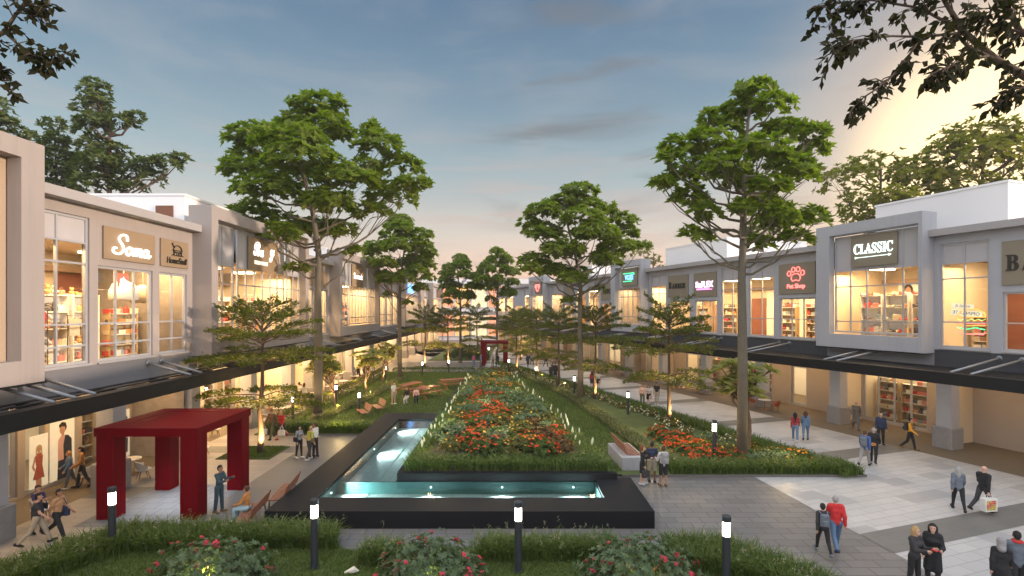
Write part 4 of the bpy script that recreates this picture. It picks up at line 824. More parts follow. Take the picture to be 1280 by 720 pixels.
# grass plot round the tiered tree
struct(MB().prism(rect(-14.9, -12.2, 25.6, 28.), 0, .05).build('tree_plot_turf', LAWNM)); grass('lawn_grass', rect(-14.8, -12.3, 25.7, 27.9), .05, 5000, .1, .02, 181)
struct(MB().prism(rect(-13, -11.2, 66.8, 68.4), 0, .05).build('tree_plot_turf', LAWNM))
# ------------------------------------------------------------------ pool
GRAN = mat('black_granite', (.010, .010, .012), .6, var=.5, scale=30, bump=.15, bscale=40, spec=.15)
def bodym():
    m, nt, b, o = nodes('pool_tile')
    tc = NN(nt, 'ShaderNodeTexCoord').outputs['Object']; n = NN(nt, 'ShaderNodeTexBrick'); n.offset = 0.
    for k, v in (('Color1', (.50, .54, .53, 1)), ('Color2', (.57, .61, .59, 1)), ('Mortar', (.30, .37, .37, 1))): n.inputs[k].default_value = v
    for k, v in (('Scale', 1.), ('Mortar Size', .012), ('Brick Width', .6), ('Row Height', .6)): n.inputs[k].default_value = v
    nt.links.new(tc, n.inputs['Vector']); nt.links.new(n.outputs[0], b.inputs['Base Color']); b.inputs['Roughness'].default_value = .4; return m
pool = thing('pool', 'L-shaped black granite pool with glowing turquoise water', 'pool', (0, 17.5, 0))
P = lambda b, x0, x1, y0, y1, z0, z1: b.box(x0, x1, y0-17.5, y1-17.5, z0, z1)
b = MB()
P(b, -8.5, 4.9, 17.5, 18.8, 0, .6); P(b, -8.5, -7.2, 18.8, 34.35, 0, .6); P(b, 3.4, 4.9, 18.8, 21.05, 0, .6); P(b, -7.2, -4.72, 32.4, 34.35, 0, .6)
b.build('rim', GRAN, pool)
b = MB(); P(b, -4.7, 4.3, 20.82, 21.08, 0, .84); P(b, -4.72, -4.47, 21.08, 49.2, 0, .84); P(b, -4.47, .6, 49., 49.2, 0, .84); b.build('planter_wall', GRAN, pool)
b = MB(); P(b, -7.19, 3.39, 18.81, 20.81, -.02, .012); P(b, -7.19, -4.73, 20.81, 32.39, -.02, .012)
b.build('basin_floor', bodym(), pool)
b = MB(); P(b, -7.199, -7.15, 18.81, 32.39, .012, .5); P(b, -7.15, 3.35, 20.77, 20.819, .012, .5); P(b, -4.77, -4.722, 20.83, 32.39, .012, .5); P(b, 3.35, 3.399, 18.81, 20.77, .012, .5)
b.build('basin_wall', mat('pool_wall_tile', (.07, .17, .17), .35, var=.2, scale=6), pool)
b = MB(); P(b, -6.1, -5.85, 19., 32.2, .013, .03); b.build('lane_line', mat('lane_tile', (.55, .62, .6), .4), pool)
POOLL = mat('pool_lamp', (.8, 1, 1), emit=3., ecol=(.8, 1., .98)); PL = []
for x, y, dx, dy in ((-7.14, 20.1, 1, 0), (-7.14, 26.4, 1, 0), (-7.14, 31.2, 1, 0), (-.4, 20.76, 0, -1), (2.5, 20.76, 0, -1), (-3.3, 20.76, 0, -1)):
    MB().tube([(x, y-17.5, .3), (x+dx*.03, y-17.5+dy*.03, .3)], .032, 12).build('pool_lamp', POOLL, pool); PL.append((x+dx*.14, y+dy*.14, .3, dx, dy))
def waterm():
    m, nt, b_, o = nodes('pool_water'); nt.nodes.remove(b_)
    t = NN(nt, 'ShaderNodeBsdfTransparent'); t.inputs[0].default_value = (.80, .93, .92, 1); g_ = NN(nt, 'ShaderNodeBsdfGlossy'); g_.inputs['Roughness'].default_value = .03
    bp = NN(nt, 'ShaderNodeBump'); bp.inputs['Strength'].default_value = .22; bp.inputs['Distance'].default_value = .03
    nt.links.new(noise(nt, 2.6, 4, stretch=(1, .45, 1)), bp.inputs['Height']); fr = NN(nt, 'ShaderNodeFresnel'); fr.inputs[0].default_value = 1.8
    nt.links.new(bp.outputs[0], g_.inputs['Normal']); nt.links.new(bp.outputs[0], fr.inputs['Normal'])
    mx = NN(nt, 'ShaderNodeMixShader'); nt.links.new(fr.outputs[0], mx.inputs[0]); nt.links.new(t.outputs[0], mx.inputs[1]); nt.links.new(g_.outputs[0], mx.inputs[2]); nt.links.new(mx.outputs[0], o.inputs[0]); return m
w = MB().poly([(-7.2, 18.8, .52), (3.4, 18.8, .52), (3.4, 20.82, .52), (-4.72, 20.82, .52), (-4.72, 32.4, .52), (-7.2, 32.4, .52)]).build('pool_water', waterm()); struct(w)
# ------------------------------------------------------------------ red gates
REDM = mat('red_lacquer', (.125, .001, .005), .55, var=.14, scale=1.5, spec=.06)
def gate(label, x, y, s=1.):
    r = thing('red_gate', label, 'gate', (x, y, 0), sc=s)
    for px in (-1.5, 1.5):
        for py in (-1.5, 1.5): MB().bbox(px-.31, px+.31, py-.31, py+.31, 0, 3.02, .02).build('post', REDM, r)
    f = MB(); f.box(-1.85, 1.85, -1.85, -1.2, 3.0, 3.3).box(-1.85, 1.85, 1.2, 1.85, 3.0, 3.3).box(-1.85, -1.2, -1.2, 1.2, 3.0, 3.3).box(1.2, 1.85, -1.2, 1.2, 3.0, 3.3); f.build('roof_frame', REDM, r)
    MB().box(-1.2, 1.2, -1.2, 1.2, 3.12, 3.292).build('roof_panel', REDM, r)
    MB().tube([(0, 0, 3.06), (0, 0, 3.12)], .16, 16).build('downlight', mat('gate_lamp', (1, 1, 1), emit=12., ecol=(.95, .97, 1.)), r); return r
gate('big dark red gate pavilion over a lit square of grey tiles', -13.05, 20.); gate('small distant red gate pavilion where the paths meet', -2.4, 70.5, 1.)
sheet('gate_floor', rect(-15.2, -11.4, 17.6, 21.9), tilem('gate_tile', (.15, .16, .18), (.19, .20, .22), .6, .6, (.07, .07, .08), .018), .02)
# ------------------------------------------------------------------ lamp posts
LAMPM = mat('bollard_lamp', (1, .93, .82), emit=7., ecol=(1, .86, .68)); POSTM = mat('post_paint', (.022, .025, .032), .45)
def bollard(label):
    r = thing('lamp_post', label, 'lamp post', group='lamp posts of the plaza')
    MB().tube([(0, 0, 0), (0, 0, 1.46)], .105, 16).build('post', POSTM, r)
    MB().tube([(0, 0, 1.46), (0, 0, 1.84)], .098, 16).build('lamp', LAMPM, r)
    MB().lathe([(.115, 1.84), (.12, 1.87), (.12, 1.98), (.10, 2.0)]).build('cap', POSTM, r); MB().lathe([(.16, 0), (.16, .03), (.11, .035)]).build('base', POSTM, r); return r
BL = [('lamp post in the near grass, its lamp in front of the red gate leg', -12.4, 15.8, 1), ('lamp post on the near lawn at the pool corner', -5.74, 14.8, 1), ('lamp post on the near lawn before the middle of the pool wall', .18, 14.6, 1), ('lamp post in the near grass on the bare paving side', 5.72, 13.6, 1),
      ('lamp post beside the red slatted benches of the picnic lawn', *G(449, 519), .85), ('lamp post in the front hedge next to the tallest tree', *G(366, 527), .9), ('lamp post by the yellow hedge behind the tallest tree', *G(420, 507), .85), ('lamp post on the far edge of the picnic lawn', *G(561, 467), .85),
      ('lamp post at the wedge tip by the far red gate', *G(636, 466), .85), ('lamp post by the tiered tree where two dark coats walk', *G(670, 478), .85), ('lamp post just beside the tall border tree', *G(718, 495), .9), ('lamp post before the three friends on the pale plaza', *G(785, 520), .88), ('lamp post standing in the red flowers of the plaza edge bed', *G(893, 576), 1),
      ('lamp post on the far path behind the tiered trees', *G(528, 470), .85), ('lamp post beyond the far red gate', *G(611, 448), .9), ('small lamp post in the far left corner by the slim tree', *G(482, 476), .8)]
b0 = None
for lb, x, y, s in BL:
    if b0 is None: b0 = bollard(lb); b0.location = (x, y, .03); b0.scale = (s, s, s)
    else: dup(b0, (x, y, .03), 0, lb, None, s)
# ------------------------------------------------------------------ benches, tables, chairs
SLAT = mat('bench_slat', (.24, .095, .055), .5, var=.35, scale=7); GREYM = mat('bench_frame', (.12, .12, .125), .45, metal=.5)
def bench(label, x, y, rz, L=1.9):
    r = thing('park_bench', label, 'bench', (x, y, 0), rz); s = MB()
    for k in range(5): s.bbox(-L/2, L/2, -.26+k*.1, -.18+k*.1, .42, .455, .006)
    s.build('seat', SLAT, r); t = Matrix.Translation((0, .27, .45)) @ Matrix.Rotation(R(-18), 4, 'X'); s = MB()
    for k in range(4): s.bbox(-L/2, L/2, -.015, .02, .06+k*.115, .155+k*.115, .005, t)
    s.build('backrest', SLAT, r)
    for k in (-L/2+.15, L/2-.15):
        MB().tube([(k, -.26, 0), (k, -.25, .40), (k, .25, .40), (k, .32, 0)], .028, 8).tube([(k, .22, .40), (k, .45, .95)], .022, 8).build('leg', GREYM, r)
    return r
bench('red brown slatted bench with the seated woman, backing on the pool wall', -9.15, 17.75, R(-82), 1.9)
bench('empty red brown slatted bench behind the seated woman', -8.95, 19.9, R(-82), 1.9)
bench('red slatted bench on the picnic lawn, nearer the lamp post', -10.45, 35.7, R(-60), 1.7); bench('red slatted bench on the picnic lawn, farther from the lamp post', -9.9, 37.5, R(-60), 1.7)
r = thing('block_bench', 'white block bench with a tilted brown slat back on the lawn by the pool', 'bench', (5.55, 24.6, .1), R(4))
MB().bbox(-.55, .55, -1.1, 1.5, 0, .62, .015).build('seat_block', mat('white_concrete', (.32, .32, .34), .7), r); s = MB(); t = Matrix.Translation((-.2, 0, .62)) @ Matrix.Rotation(R(-22), 4, 'Y')
for k in range(6): s.bbox(-.02, .03, -.8+.0, 1.3, .02+k*.105, .11+k*.105, .006, t)
s.build('backrest', SLAT, r); s = MB()
for k in range(5): s.bbox(-.12+k*.12, -.03+k*.12, -.8, 1.3, .622, .65, .006)
s.build('seat', SLAT, r)
ORW = mat('orange_timber', (.23, .07, .02), .55, var=.3, scale=5)
def picnic(label, x, y, rz):
    r = thing('picnic_table', label, 'picnic table', (x, y, .1), rz, sc=1.15); s = MB()
    for k in range(5): s.bbox(-1.1, 1.1, -.42+k*.17, -.27+k*.17, .72, .76, .006)
    s.build('table_top', ORW, r)
    for q in (-1, 1): MB().bbox(-1.1, 1.1, .62*q-.14, .62*q+.14, .43, .47, .006).build('seat', ORW, r)
    for q in (-.8, .8):
        f = MB(); f.tube([(q, -.78, 0), (q, -.2, .72)], .05, 4).tube([(q, .78, 0), (q, .2, .72)], .05, 4).tube([(q, -.75, .40), (q, .75, .40)], .045, 4); f.build('leg', ORW, r)
    return r
picnic('orange timber picnic table closest to the two women on the lawn', -7.3, 43.5, R(55)); picnic('orange timber picnic table at the back of the lawn', -5.6, 48.5, R(30)); picnic('orange timber picnic table half hidden behind the polo shirt man', -9.1, 45.6, R(70))
SHELL = mat('chair_shell', (.62, .56, .50), .5, var=.04); OAK = mat('chair_oak', (.26, .12, .05), .5, var=.3, scale=6)
def tubchair(label, x, y, rz, m=None, g_='cafe tub chairs'):
    r = thing('tub_chair', label, 'chair', (x, y, .02), rz, g_); b = MB(); n = 14; rows = []
    for j, (z, rr) in enumerate(((.44, .27), (.60, .34), (.72, .37), (.84, .38))):
        for i in range(n+1):
            a = R(-20+220*i/n); hz = z if j < 2 else z-(.16 if j == 3 else .06)*(1-math.sin(max(0, min(math.pi, a))))*1.2
            rows.append((rr*math.cos(a), rr*math.sin(a)*.9, hz))
    for off in (0, -.025):
        o = len(b.v); b.v += [(x_*(1+off), y_*(1+off), z_) for x_, y_, z_ in rows]
        for j in range(3):
            for i in range(n): a = o+j*(n+1)+i; b.f.append((a, a+1, a+n+2, a+n+1) if off == 0 else (a, a+n+1, a+n+2, a+1))
    b.build('backrest', m or SHELL, r, True); MB().lathe([(.20, .38), (.30, .42), (.31, .46), (.28, .475), (.02, .48)]).build('seat', m or SHELL, r, True)
    for a in (45, 135, 225, 315): MB().tube([(.17*math.cos(R(a)), .17*math.sin(R(a)), .40), (.31*math.cos(R(a)), .31*math.sin(R(a)), 0)], [.022, .014], 7).build('leg', OAK, r)
    return r
def cafetable(label, x, y):
    r = thing('cafe_table', label, 'table', (x, y, .02), 0, 'round cafe tables'); MB().lathe([(.03, .70), (.44, .70), (.46, .715), (.46, .735), (.44, .74), (.02, .74)]).build('table_top', SHELL, r); MB().tube([(0, 0, .03), (0, 0, .70)], .035, 10).build('stem', OAK, r); MB().lathe([(.27, 0), (.27, .02), (.04, .05)]).build('base', OAK, r); return r
c0 = tubchair('pale tub chair in the middle of the red gate opening', -16.35, 22.6, R(140)); t0 = cafetable('round cafe table behind the leftmost red gate leg', -17.4, 23.2)
CH = [(-18.1, 21.8, 250, 'pale tub chair behind the strolling couple'), (-16.7, 18.1, 120, 'pale tub chair near the man with the shoulder bag'), (-15.9, 26.2, 90, 'pale tub chair seen between the red gate legs'), (-16.4, 31., 200, 'pale tub chair beyond the red gate roof, nearer the plaza'), (-17.6, 30.2, 20, 'pale tub chair beyond the red gate roof, nearer the shop')]
for x, y, a, lb in CH: dup(c0, (x, y, .02), R(a), lb)
dup(t0, (-17.6, 17.3, .02), 0, 'round cafe table at the grey column'); dup(t0, (-17.0, 31.6, .02), 0, 'round cafe table beyond the red gate roof')
k = 0
for y in (35.4, 38.6, 42, 45.5, 49, 52.5, 56):
    for x in (-16.2, -18.4):
        dup(t0, (x, y, .02), 0, 'round cafe table on the bright terrace beside the yellow hedge', 'terrace tables by the yellow hedge')
        for q in range(3): a = 1.+2.1*q+k; k += 1; dup(c0, (x+.85*math.cos(a), y+.85*math.sin(a), .02), a-1.57, 'pale tub chair on the bright terrace beside the yellow hedge', 'terrace chairs by the yellow hedge')
RUST = mat('chair_rust', (.32, .08, .03), .5)
t1 = cafetable('small cafe table with orange chairs before the grey shop wall', *UVP(30.2, 30.6)); t1['group'] = 'tables before the grey shops'
c1 = tubchair('orange tub chair nearer the grey column', *UVP(29.3, 30.7), R(250), RUST, 'orange cafe chairs'); dup(c1, (*UVP(31.1, 30.4), .02), R(80), 'orange tub chair on the far side of the cafe table')
k = 0
for u in (38, 41, 47, 52, 58, 64):
    dup(t1, (*UVP(u, 30.9), .02), 0, 'round cafe table farther along the grey shop fronts', 'far tables before the grey shops')
    for s in (-.9, .9): k += 1; dup(c0, (*UVP(u+s, 30.8+.2*(k % 3)), .02), k*1.3, 'pale tub chair farther along the grey shop fronts', 'far chairs before the grey shops')
# ------------------------------------------------------------------ shop contents
WOODL = mat('display_wood', (.50, .36, .20), .5, var=.15, scale=3); WHITEL = mat('display_white', (.75, .70, .62), .5)
def shelfunit(label, M, x, y, z, W=1.7, h=2.4, m=None):
    r = thing('display_shelf', label, 'display shelf'); r.matrix_world = M @ Matrix.Translation((x, y, z)); s = MB().box(-.2, .2, -W/2, -W/2+.05, 0, h).box(-.2, .2, W/2-.05, W/2, 0, h).box(-.2, -.17, -W/2+.05, W/2-.05, 0, h-.01); s.build('shelf_frame', m or WOODL, r)
    for k in range(5): MB().box(-.165, .19, -W/2+.052, W/2-.052, .1+k*(h-.2)/4, .14+k*(h-.2)/4).build('shelf_board', WHITEL, r)
    return r
def goods(kind, m):
    b = MB()
    if kind == 'shoe': b.tube([(0, -.13, .03), (0, -.02, .05), (0, .06, .05), (0, .12, .035), (0, .15, .02)], [.035, .045, .045, .04, .015], 7).tube([(0, -.09, .05), (0, -.1, .13)], [.04, .035], 7)
    elif kind == 'bag': b.bbox(-.06, .06, -.15, .15, 0, .2, .03).tube([(0, -.09, .19), (0, -.07, .29), (0, .07, .29), (0, .09, .19)], .012, 5)
    elif kind == 'toy': b.ball((0, 0, .1), .1).ball((0, 0, .24), .075).ball((0, -.06, .31), .03, 6).ball((0, .06, .31), .03, 6).ball((.03, -.1, .12), .035, 6).ball((.03, .1, .12), .035, 6)
    elif kind == 'box': b.bbox(-.12, .12, -.16, .16, 0, .18, .008).box(-.125, .125, -.165, .165, .13, .19)
    elif kind == 'garment': b.poly([(.03, -.12, .02), (.03, -.26, -.06), (.03, -.34, -.36), (.03, -.24, -.38), (.03, -.2, -.2), (.03, -.2, -.72), (.03, .2, -.72), (.03, .2, -.2), (.03, .24, -.38), (.03, .34, -.36), (.03, .26, -.06), (.03, .12, .02), (.03, 0, -.06)]); n = len(b.v); b.v += [(x-.07, y, z) for x, y, z in b.v]; b.f.append(tuple(range(2*n-1, n-1, -1))); b.f += [(i, n+i, n+(i+1) % n, (i+1) % n) for i in range(n)]; b.tube([(0, 0, 0), (0, 0, .07), (0, .03, .1)], .008, 5)
    elif kind == 'lantern': b.lathe([(.05, .45), (.22, .36), (.30, .16), (.30, 0), (.26, -.02), (.02, -.02)], n=18); b.tube([(0, 0, .45), (0, 0, 1.1)], .012, 5)
    return b.build(kind, m, None, kind in ('toy', 'lantern'))
CLOTH = [mat('cloth_%d' % i, c, .8) for i, c in enumerate(((.55, .06, .05), (.62, .50, .34), (.35, .20, .11), (.70, .64, .55), (.60, .28, .10), (.12, .10, .10), (.30, .34, .36), (.68, .22, .18)))]
GT = {}
def place(kind, mi, M, x, y, z, rz, label, group, s=1.):
    k = (kind, mi)
    if k not in GT: o = GT[k] = goods(kind, CLOTH[mi])
    else: o = GT[k].copy(); COL.objects.link(o)
    o.matrix_world = M @ Matrix.Translation((x, y, z)) @ Matrix.Rotation(rz, 4, 'Z') @ Matrix.Scale(s, 4); tag(o, label, {'shoe': 'shoe', 'bag': 'bag', 'toy': 'toy', 'box': 'box', 'garment': 'garment', 'lantern': 'lampshade'}[kind], group)
g = random.Random(5)
def stock(M, y0, y1, where, kinds, z0=5.2, x=-2.6, h=3.0, per=6, m=None, words=None, sz=1.):
    W = y1-y0-.1; shelfunit(f'{words or "tall"} display shelf {where}', M, x, (y0+y1)/2, z0+.01, W, h, m)
    for k in range(5):
        z = z0+.16+k*(h-.2)/4
        if k == 4: z = z0+.16+(h-.2)
        for i in range(per):
            if g.random() < .12: continue
            kd = g.choice(kinds); n = {'shoe': 'shoe', 'bag': 'handbag', 'toy': 'soft toy', 'box': 'box'}[kd]
            place(kd, g.randrange(8), M, x+.02, y0+.18+(W-.3)*i/max(1, per-1), z, g.uniform(-.3, .3) if kd != 'shoe' else g.choice((0, 1.2, -1.2)), f'{n} on the {words or "tall"} display shelf {where}', f'{n}s on the {words or "tall"} display shelf {where}', g.uniform(1., 1.35)*sz)
def rail(M, y0, y1, where, z=7.6, x=-1.5, n=6):
    r = thing('clothes_rail', f'clothes rail {where}', 'clothes rail'); r.matrix_world = M @ Matrix.Translation((x, (y0+y1)/2, 5.21)); w = (y1-y0)/2; h = z-5.2
    MB().tube([(0, -w, h), (0, w, h)], .02, 8).build('rail', GREYM, r)
    for s in (-w+.05, w-.05): MB().tube([(0, s, h), (0, s, .02)], .02, 8).tube([(-.25, s, .02), (.25, s, .02)], .02, 8).build('upright', GREYM, r)
    for i in range(n): place('garment', g.randrange(8), M, x, y0+.35+(y1-y0-.7)*i/max(1, n-1), z-.12, g.uniform(-.25, .25), f'garment hanging on the clothes rail {where}', f'garments on the rail {where}')
A = ML(16.9)
stock(A, .35, 2.0, 'in the tall window beside the recessed bay', ['toy', 'bag', 'box'], per=5); rail(A, .6, 2.9, 'in the tall window beside the recessed bay', n=5)
stock(A, 3.5, 4.9, 'nearer half of the window under the Soma sign', ['toy', 'bag', 'box', 'toy'], per=4, m=WHITEL); stock(A, 5.0, 6.5, 'farther half of the window under the Soma sign', ['toy', 'shoe', 'bag'], per=4, m=WHITEL)
rail(A, 3.7, 5.0, 'in the window under the Soma sign', 7.3, n=4)
place('lantern', 3, A, -1.1, 6.2, 8., 0, 'big cream lampshade hanging under the Soma sign', None, 1.9); place('lantern', 1, A, -1.1, 7.4, 7.9, 0, 'big cream lampshade hanging under the house emblem sign', None, 1.8)
stock(A, 7., 8.9, 'in the window under the house emblem sign', ['box', 'bag'], per=5, h=2.2)
B = ML(26.3)
for i, (a, b_) in enumerate(((.8, 2.8), (3.5, 5.4), (6., 8.), (9.9, 11.8))): stock(B, a, b_, ('first', 'second', 'third', 'last')[i]+' along the fresh market window', ['box', 'bag', 'toy'], per=5)
D = ML(46)
for i, (a, b_) in enumerate(((.9, 3.4), (5, 8), (10.5, 13))): stock(D, a, b_, ('first', 'middle', 'last')[i]+' behind the tall brown sign bay', ['box', 'bag'], per=5)
RB = MR(25.5)
for i, (a, b_) in enumerate(((1.1, 2.6), (2.7, 4.2), (4.3, 6.1))): stock(RB, a, b_, 'behind the CLASSIC window, '+('farthest of three', 'middle of three', 'nearest of three')[i], ['shoe', 'shoe', 'shoe', 'bag'], x=-1.7, per=5, h=3.3, m=WHITEL, words='white', sz=1.35)
RA = MR(19.); stock(RA, .4, 1.2, 'in the brown lit window beside the CLASSIC bay', ['box', 'bag'], h=2., per=3); stock(RA, 3.2, 5.6, 'under the big dark serif sign', ['shoe', 'bag'], h=2., per=6)
RC = MR(46.2)
for i, (a, b_, wd) in enumerate(((16.9, 19.6, 'under the coral paw sign'), (13.9, 16.1, 'in the tall window next to the paw sign'), (7.4, 10, 'under the pink sign'), (3.6, 6.3, 'under the BARBER sign'))): stock(RC, a, b_, wd, ['box', 'toy', 'bag'], per=6, h=2.6)
for i, (a, b_) in enumerate(((.3, 1.8), (1.9, 3.6))): stock(RB, a, b_, 'inside the glass front under the CLASSIC bay, '+('farther', 'nearer')[i], ['bag', 'box', 'toy'], z0=.1, x=-4.4, per=5, h=2.6)
stock(RC, 18.9, 20.4, 'inside the glass pane between the grey columns', ['bag', 'box', 'toy'], z0=.1, x=-4.4, per=4, h=2.6)
for i, (a, b_, n) in enumerate(((9.5, 13, 'in the glass front by the orange cafe chairs'), (2.4, 6.8, 'in the glass front under the BARBER sign'))): stock(RC, a, b_, n, ['bag', 'box', 'toy'], z0=.1, x=-4.6, per=7, h=2.6)
for i, (a, b_, n) in enumerate(((6.3, 8.6, 'behind the glass past the red gate'), (.5, 1.8, 'behind the posters on the ground floor'))): stock(A, a, b_, n, ['bag', 'toy', 'box'], z0=.1, x=-4.6, per=5, h=2.6)
for i, (a, b_) in enumerate(((1.2, 4.4), (6.2, 9.4), (10.5, 12.1))): stock(B, a, b_, ('first', 'middle', 'last')[i]+', behind the glass below the fresh market bay', ['bag', 'toy', 'box'], z0=.1, x=-4.6, per=6, h=2.6)
# window lettering, neon burger and posters
o = MB().box(0, .01, -.72, .72, -.16, .16).build('window_notice', mat('notice_cream', (.75, .68, .5), .6, emit=.4)); o.matrix_world = RA @ Matrix.Translation((-.35, 1.3, 7.35)) @ Matrix.Rotation(R(-6), 4, 'X'); tag(o, 'tilted cream strip lettered OPEN LATE in mirror writing inside the brown lit window', 'notice')
me = text_mesh('OPEN LATE', .24, .004); v = [( .014, -p.co.x, p.co.y) for p in me.vertices]; me.vertices.foreach_set('co', np.array(v, dtype=np.float32).ravel()); link('lettering', me, DARKL, o)
o = MB().box(0, .01, -.5, .5, -.13, .13).build('window_notice', MATS['notice_cream']); o.matrix_world = RA @ Matrix.Translation((-.35, 1.15, 7.72)) @ Matrix.Rotation(R(-6), 4, 'X'); tag(o, 'upper tilted cream strip of mirror writing inside the brown lit window', 'notice')
me = text_mesh('VANS IS', .2, .004); v = [(.014, -p.co.x, p.co.y) for p in me.vertices]; me.vertices.foreach_set('co', np.array(v, dtype=np.float32).ravel()); link('lettering', me, DARKL, o)
nb = thing('neon_burger', 'neon burger outline in orange, green and red in the brown lit window', 'neon sign'); nb.matrix_world = RA @ Matrix.Translation((-.3, 1.55, 6.2))
def neon(name, pts, m): MB().tube([(0, x, y) for x, y in pts], .028, 6).build(name, m, nb)
GLOWO = mat('orange_neon', (1, .5, .1), emit=.5, ecol=(1, .42, .06)); GLOWY = mat('lime_neon', (.7, 1, .3), emit=.35, ecol=(.6, .9, .2))
neon('bun', arc(0, .95, .62, .42, 0, 180)+[(-.62, .95), (.62, .95)], GLOWO); neon('lettuce', [(-.62+.155*i, .8+.05*(-1)**i) for i in range(9)], GLOWY); neon('patty', [(-.6, .62), (.6, .62)], GLOWR); neon('cheese', [(-.6, .5), (.6, .5)], GLOWO); neon('leaf', [(-.6, .38+0), (-.2, .3), (.2, .4), (.6, .3)], GLOWG); neon('base_bun', [(-.6, .2), (-.55, .05), (.55, .05), (.6, .2)], GLOWR)
o = MB().box(0, .02, -.3, .3, -.3, .3).build('glowing_notice', mat('red_lightbox', (.7, .05, .04), .5, emit=1.2, ecol=(.8, .06, .04))); o.matrix_world = A @ Matrix.Translation((-1., 6., 8.85)); tag(o, 'small red glowing square with white letters gb high in the Soma window', 'notice')
link('lettering', (lambda me: (me.vertices.foreach_set('co', np.array([(.024, p.co.x, p.co.y) for p in me.vertices], dtype=np.float32).ravel()), me)[1])(text_mesh('gb', .4, .004)), GLOWW, o)
for y, lb in ((.95, 'floor lamp stair rail'),): pass
s = thing('staircase', 'white rising stair rail in the tall window beside the recessed bay', 'staircase'); s.matrix_world = A @ Matrix.Translation((-1.6, 0, 5.21))
MB().box(-.06, .06, .2, 3.1, 0, .02).build('floor_rail', WHITEL, s); f = MB(); f.tube([(0, .2, 4.3), (0, 3.1, 2.0)], .045, 8).tube([(0, .2, 3.3), (0, 3.1, 1.0)], .045, 8).tube([(0, 1.1, 0), (0, 1.1, 3.7)], .04, 8); f.build('handrail', WHITEL, s)
def poster(label, M, y, z0, w, h, x, parts, SC=.74):
    """Shop-window poster: a flat printed board; its figure is cut from thin sheets."""
    r = thing('poster', label, 'poster'); r.matrix_world = M @ Matrix.Translation((x, y, z0)) @ Matrix.Scale(SC, 4); MB().box(-.03, 0, -w/2, w/2, 0, h).build('board', mat('poster_paper', (.62, .55, .40), .6, var=.2, scale=1.5, emit=.25), r)
    for nm, pts, m, d in parts: b = MB(); b.poly([(d, a, c) for a, c in pts]); n = len(pts); b.v += [(d-.004, a, c) for a, c in pts]; b.f += [(i, n+i, n+(i+1) % n, (i+1) % n) for i in range(n)]; b.build(nm, m, r)
SK = mat('print_skin', (.50, .27, .17), .6); NAVY = mat('print_navy', (.03, .035, .055), .6); PINKP = mat('print_pink', (.66, .40, .33), .6); HAIRP = mat('print_hair', (.03, .018, .012), .6)
def ov(cx, cy, rx, ry, n=16): return [(cx+rx*math.cos(6.283*i/n), cy+ry*math.sin(6.283*i/n)) for i in range(n)]
G_ = lambda Y, x=-3.05: ML(Y)
poster('shop window poster of a man in a navy blazer and pink shirt', ML(0), 22.0, .25, 1.6, 3.4, -2.9, [('trousers', [(-.35, 0), (.4, 0), (.36, 1.15), (-.3, 1.15)], NAVY, .004), ('shirt', [(-.32, 1.1), (.36, 1.1), (.34, 2.3), (.1, 2.5), (-.12, 2.5), (-.3, 2.3)], PINKP, .007), ('blazer', [(.08, 1.0), (.62, 1.), (.6, 2.2), (.36, 2.46), (.16, 2.5), (.04, 1.9)], NAVY, .010), ('hand', ov(.3, 1.05, .09, .12), SK, .013), ('neck', [(-.08, 2.4), (.1, 2.4), (.1, 2.7), (-.08, 2.7)], SK, .006), ('face', ov(-.02, 2.85, .19, .25), SK, .012), ('hair', [(-.22, 2.98), (-.26, 3.15), (-.05, 3.3), (.2, 3.22), (.27, 2.95), (.19, 2.75), (.15, 3.0), (-.05, 3.05)], HAIRP, .015)])
poster('shop window poster of a person in red patterned clothes', ML(0), 20.9, .25, 1.1, 2.9, -2.9, [('legs', [(-.2, 0), (.16, 0), (.14, .8), (-.16, .8)], SK, .003), ('arm', [(-.26, 1.75), (-.42, 1.2), (-.3, .95), (-.22, 1.0), (-.3, 1.25), (-.18, 1.6)], SK, .006), ('dress', [(-.36, .5), (-.1, .42), (.1, .5), (.34, .46), (.2, 1.2), (.24, 1.72), (.1, 1.9), (-.14, 1.9), (-.26, 1.7), (-.16, 1.2)], mat('print_red_pattern', (.42, .10, .06), .7, var=.8, scale=9), .004), ('neck', [(-.06, 1.85), (.06, 1.85), (.06, 2.05), (-.06, 2.05)], SK, .006), ('face', ov(0, 2.12, .12, .16), SK, .008), ('hair', [(-.2, 1.7), (-.19, 2.15), (-.12, 2.32), (.05, 2.36), (.17, 2.25), (.2, 1.75), (.12, 1.8), (.1, 2.18), (-.08, 2.22), (-.13, 1.8)], mat('print_blond', (.5, .34, .16), .6), .011)])
poster('tall narrow poster of a standing model in a pale top beyond the blazer poster', ML(0), 25.6, .15, .7, 3.2, -2.9, [('trousers', [(-.16, .3), (.16, .3), (.18, 1.3), (-.16, 1.3)], NAVY, .004), ('top', [(-.2, 1.25), (.2, 1.25), (.22, 2.2), (-.2, 2.2)], PINKP, .007), ('face', ov(0, 2.5, .12, .17), SK, .008), ('hair', ov(0, 2.64, .14, .09), HAIRP, .011)])

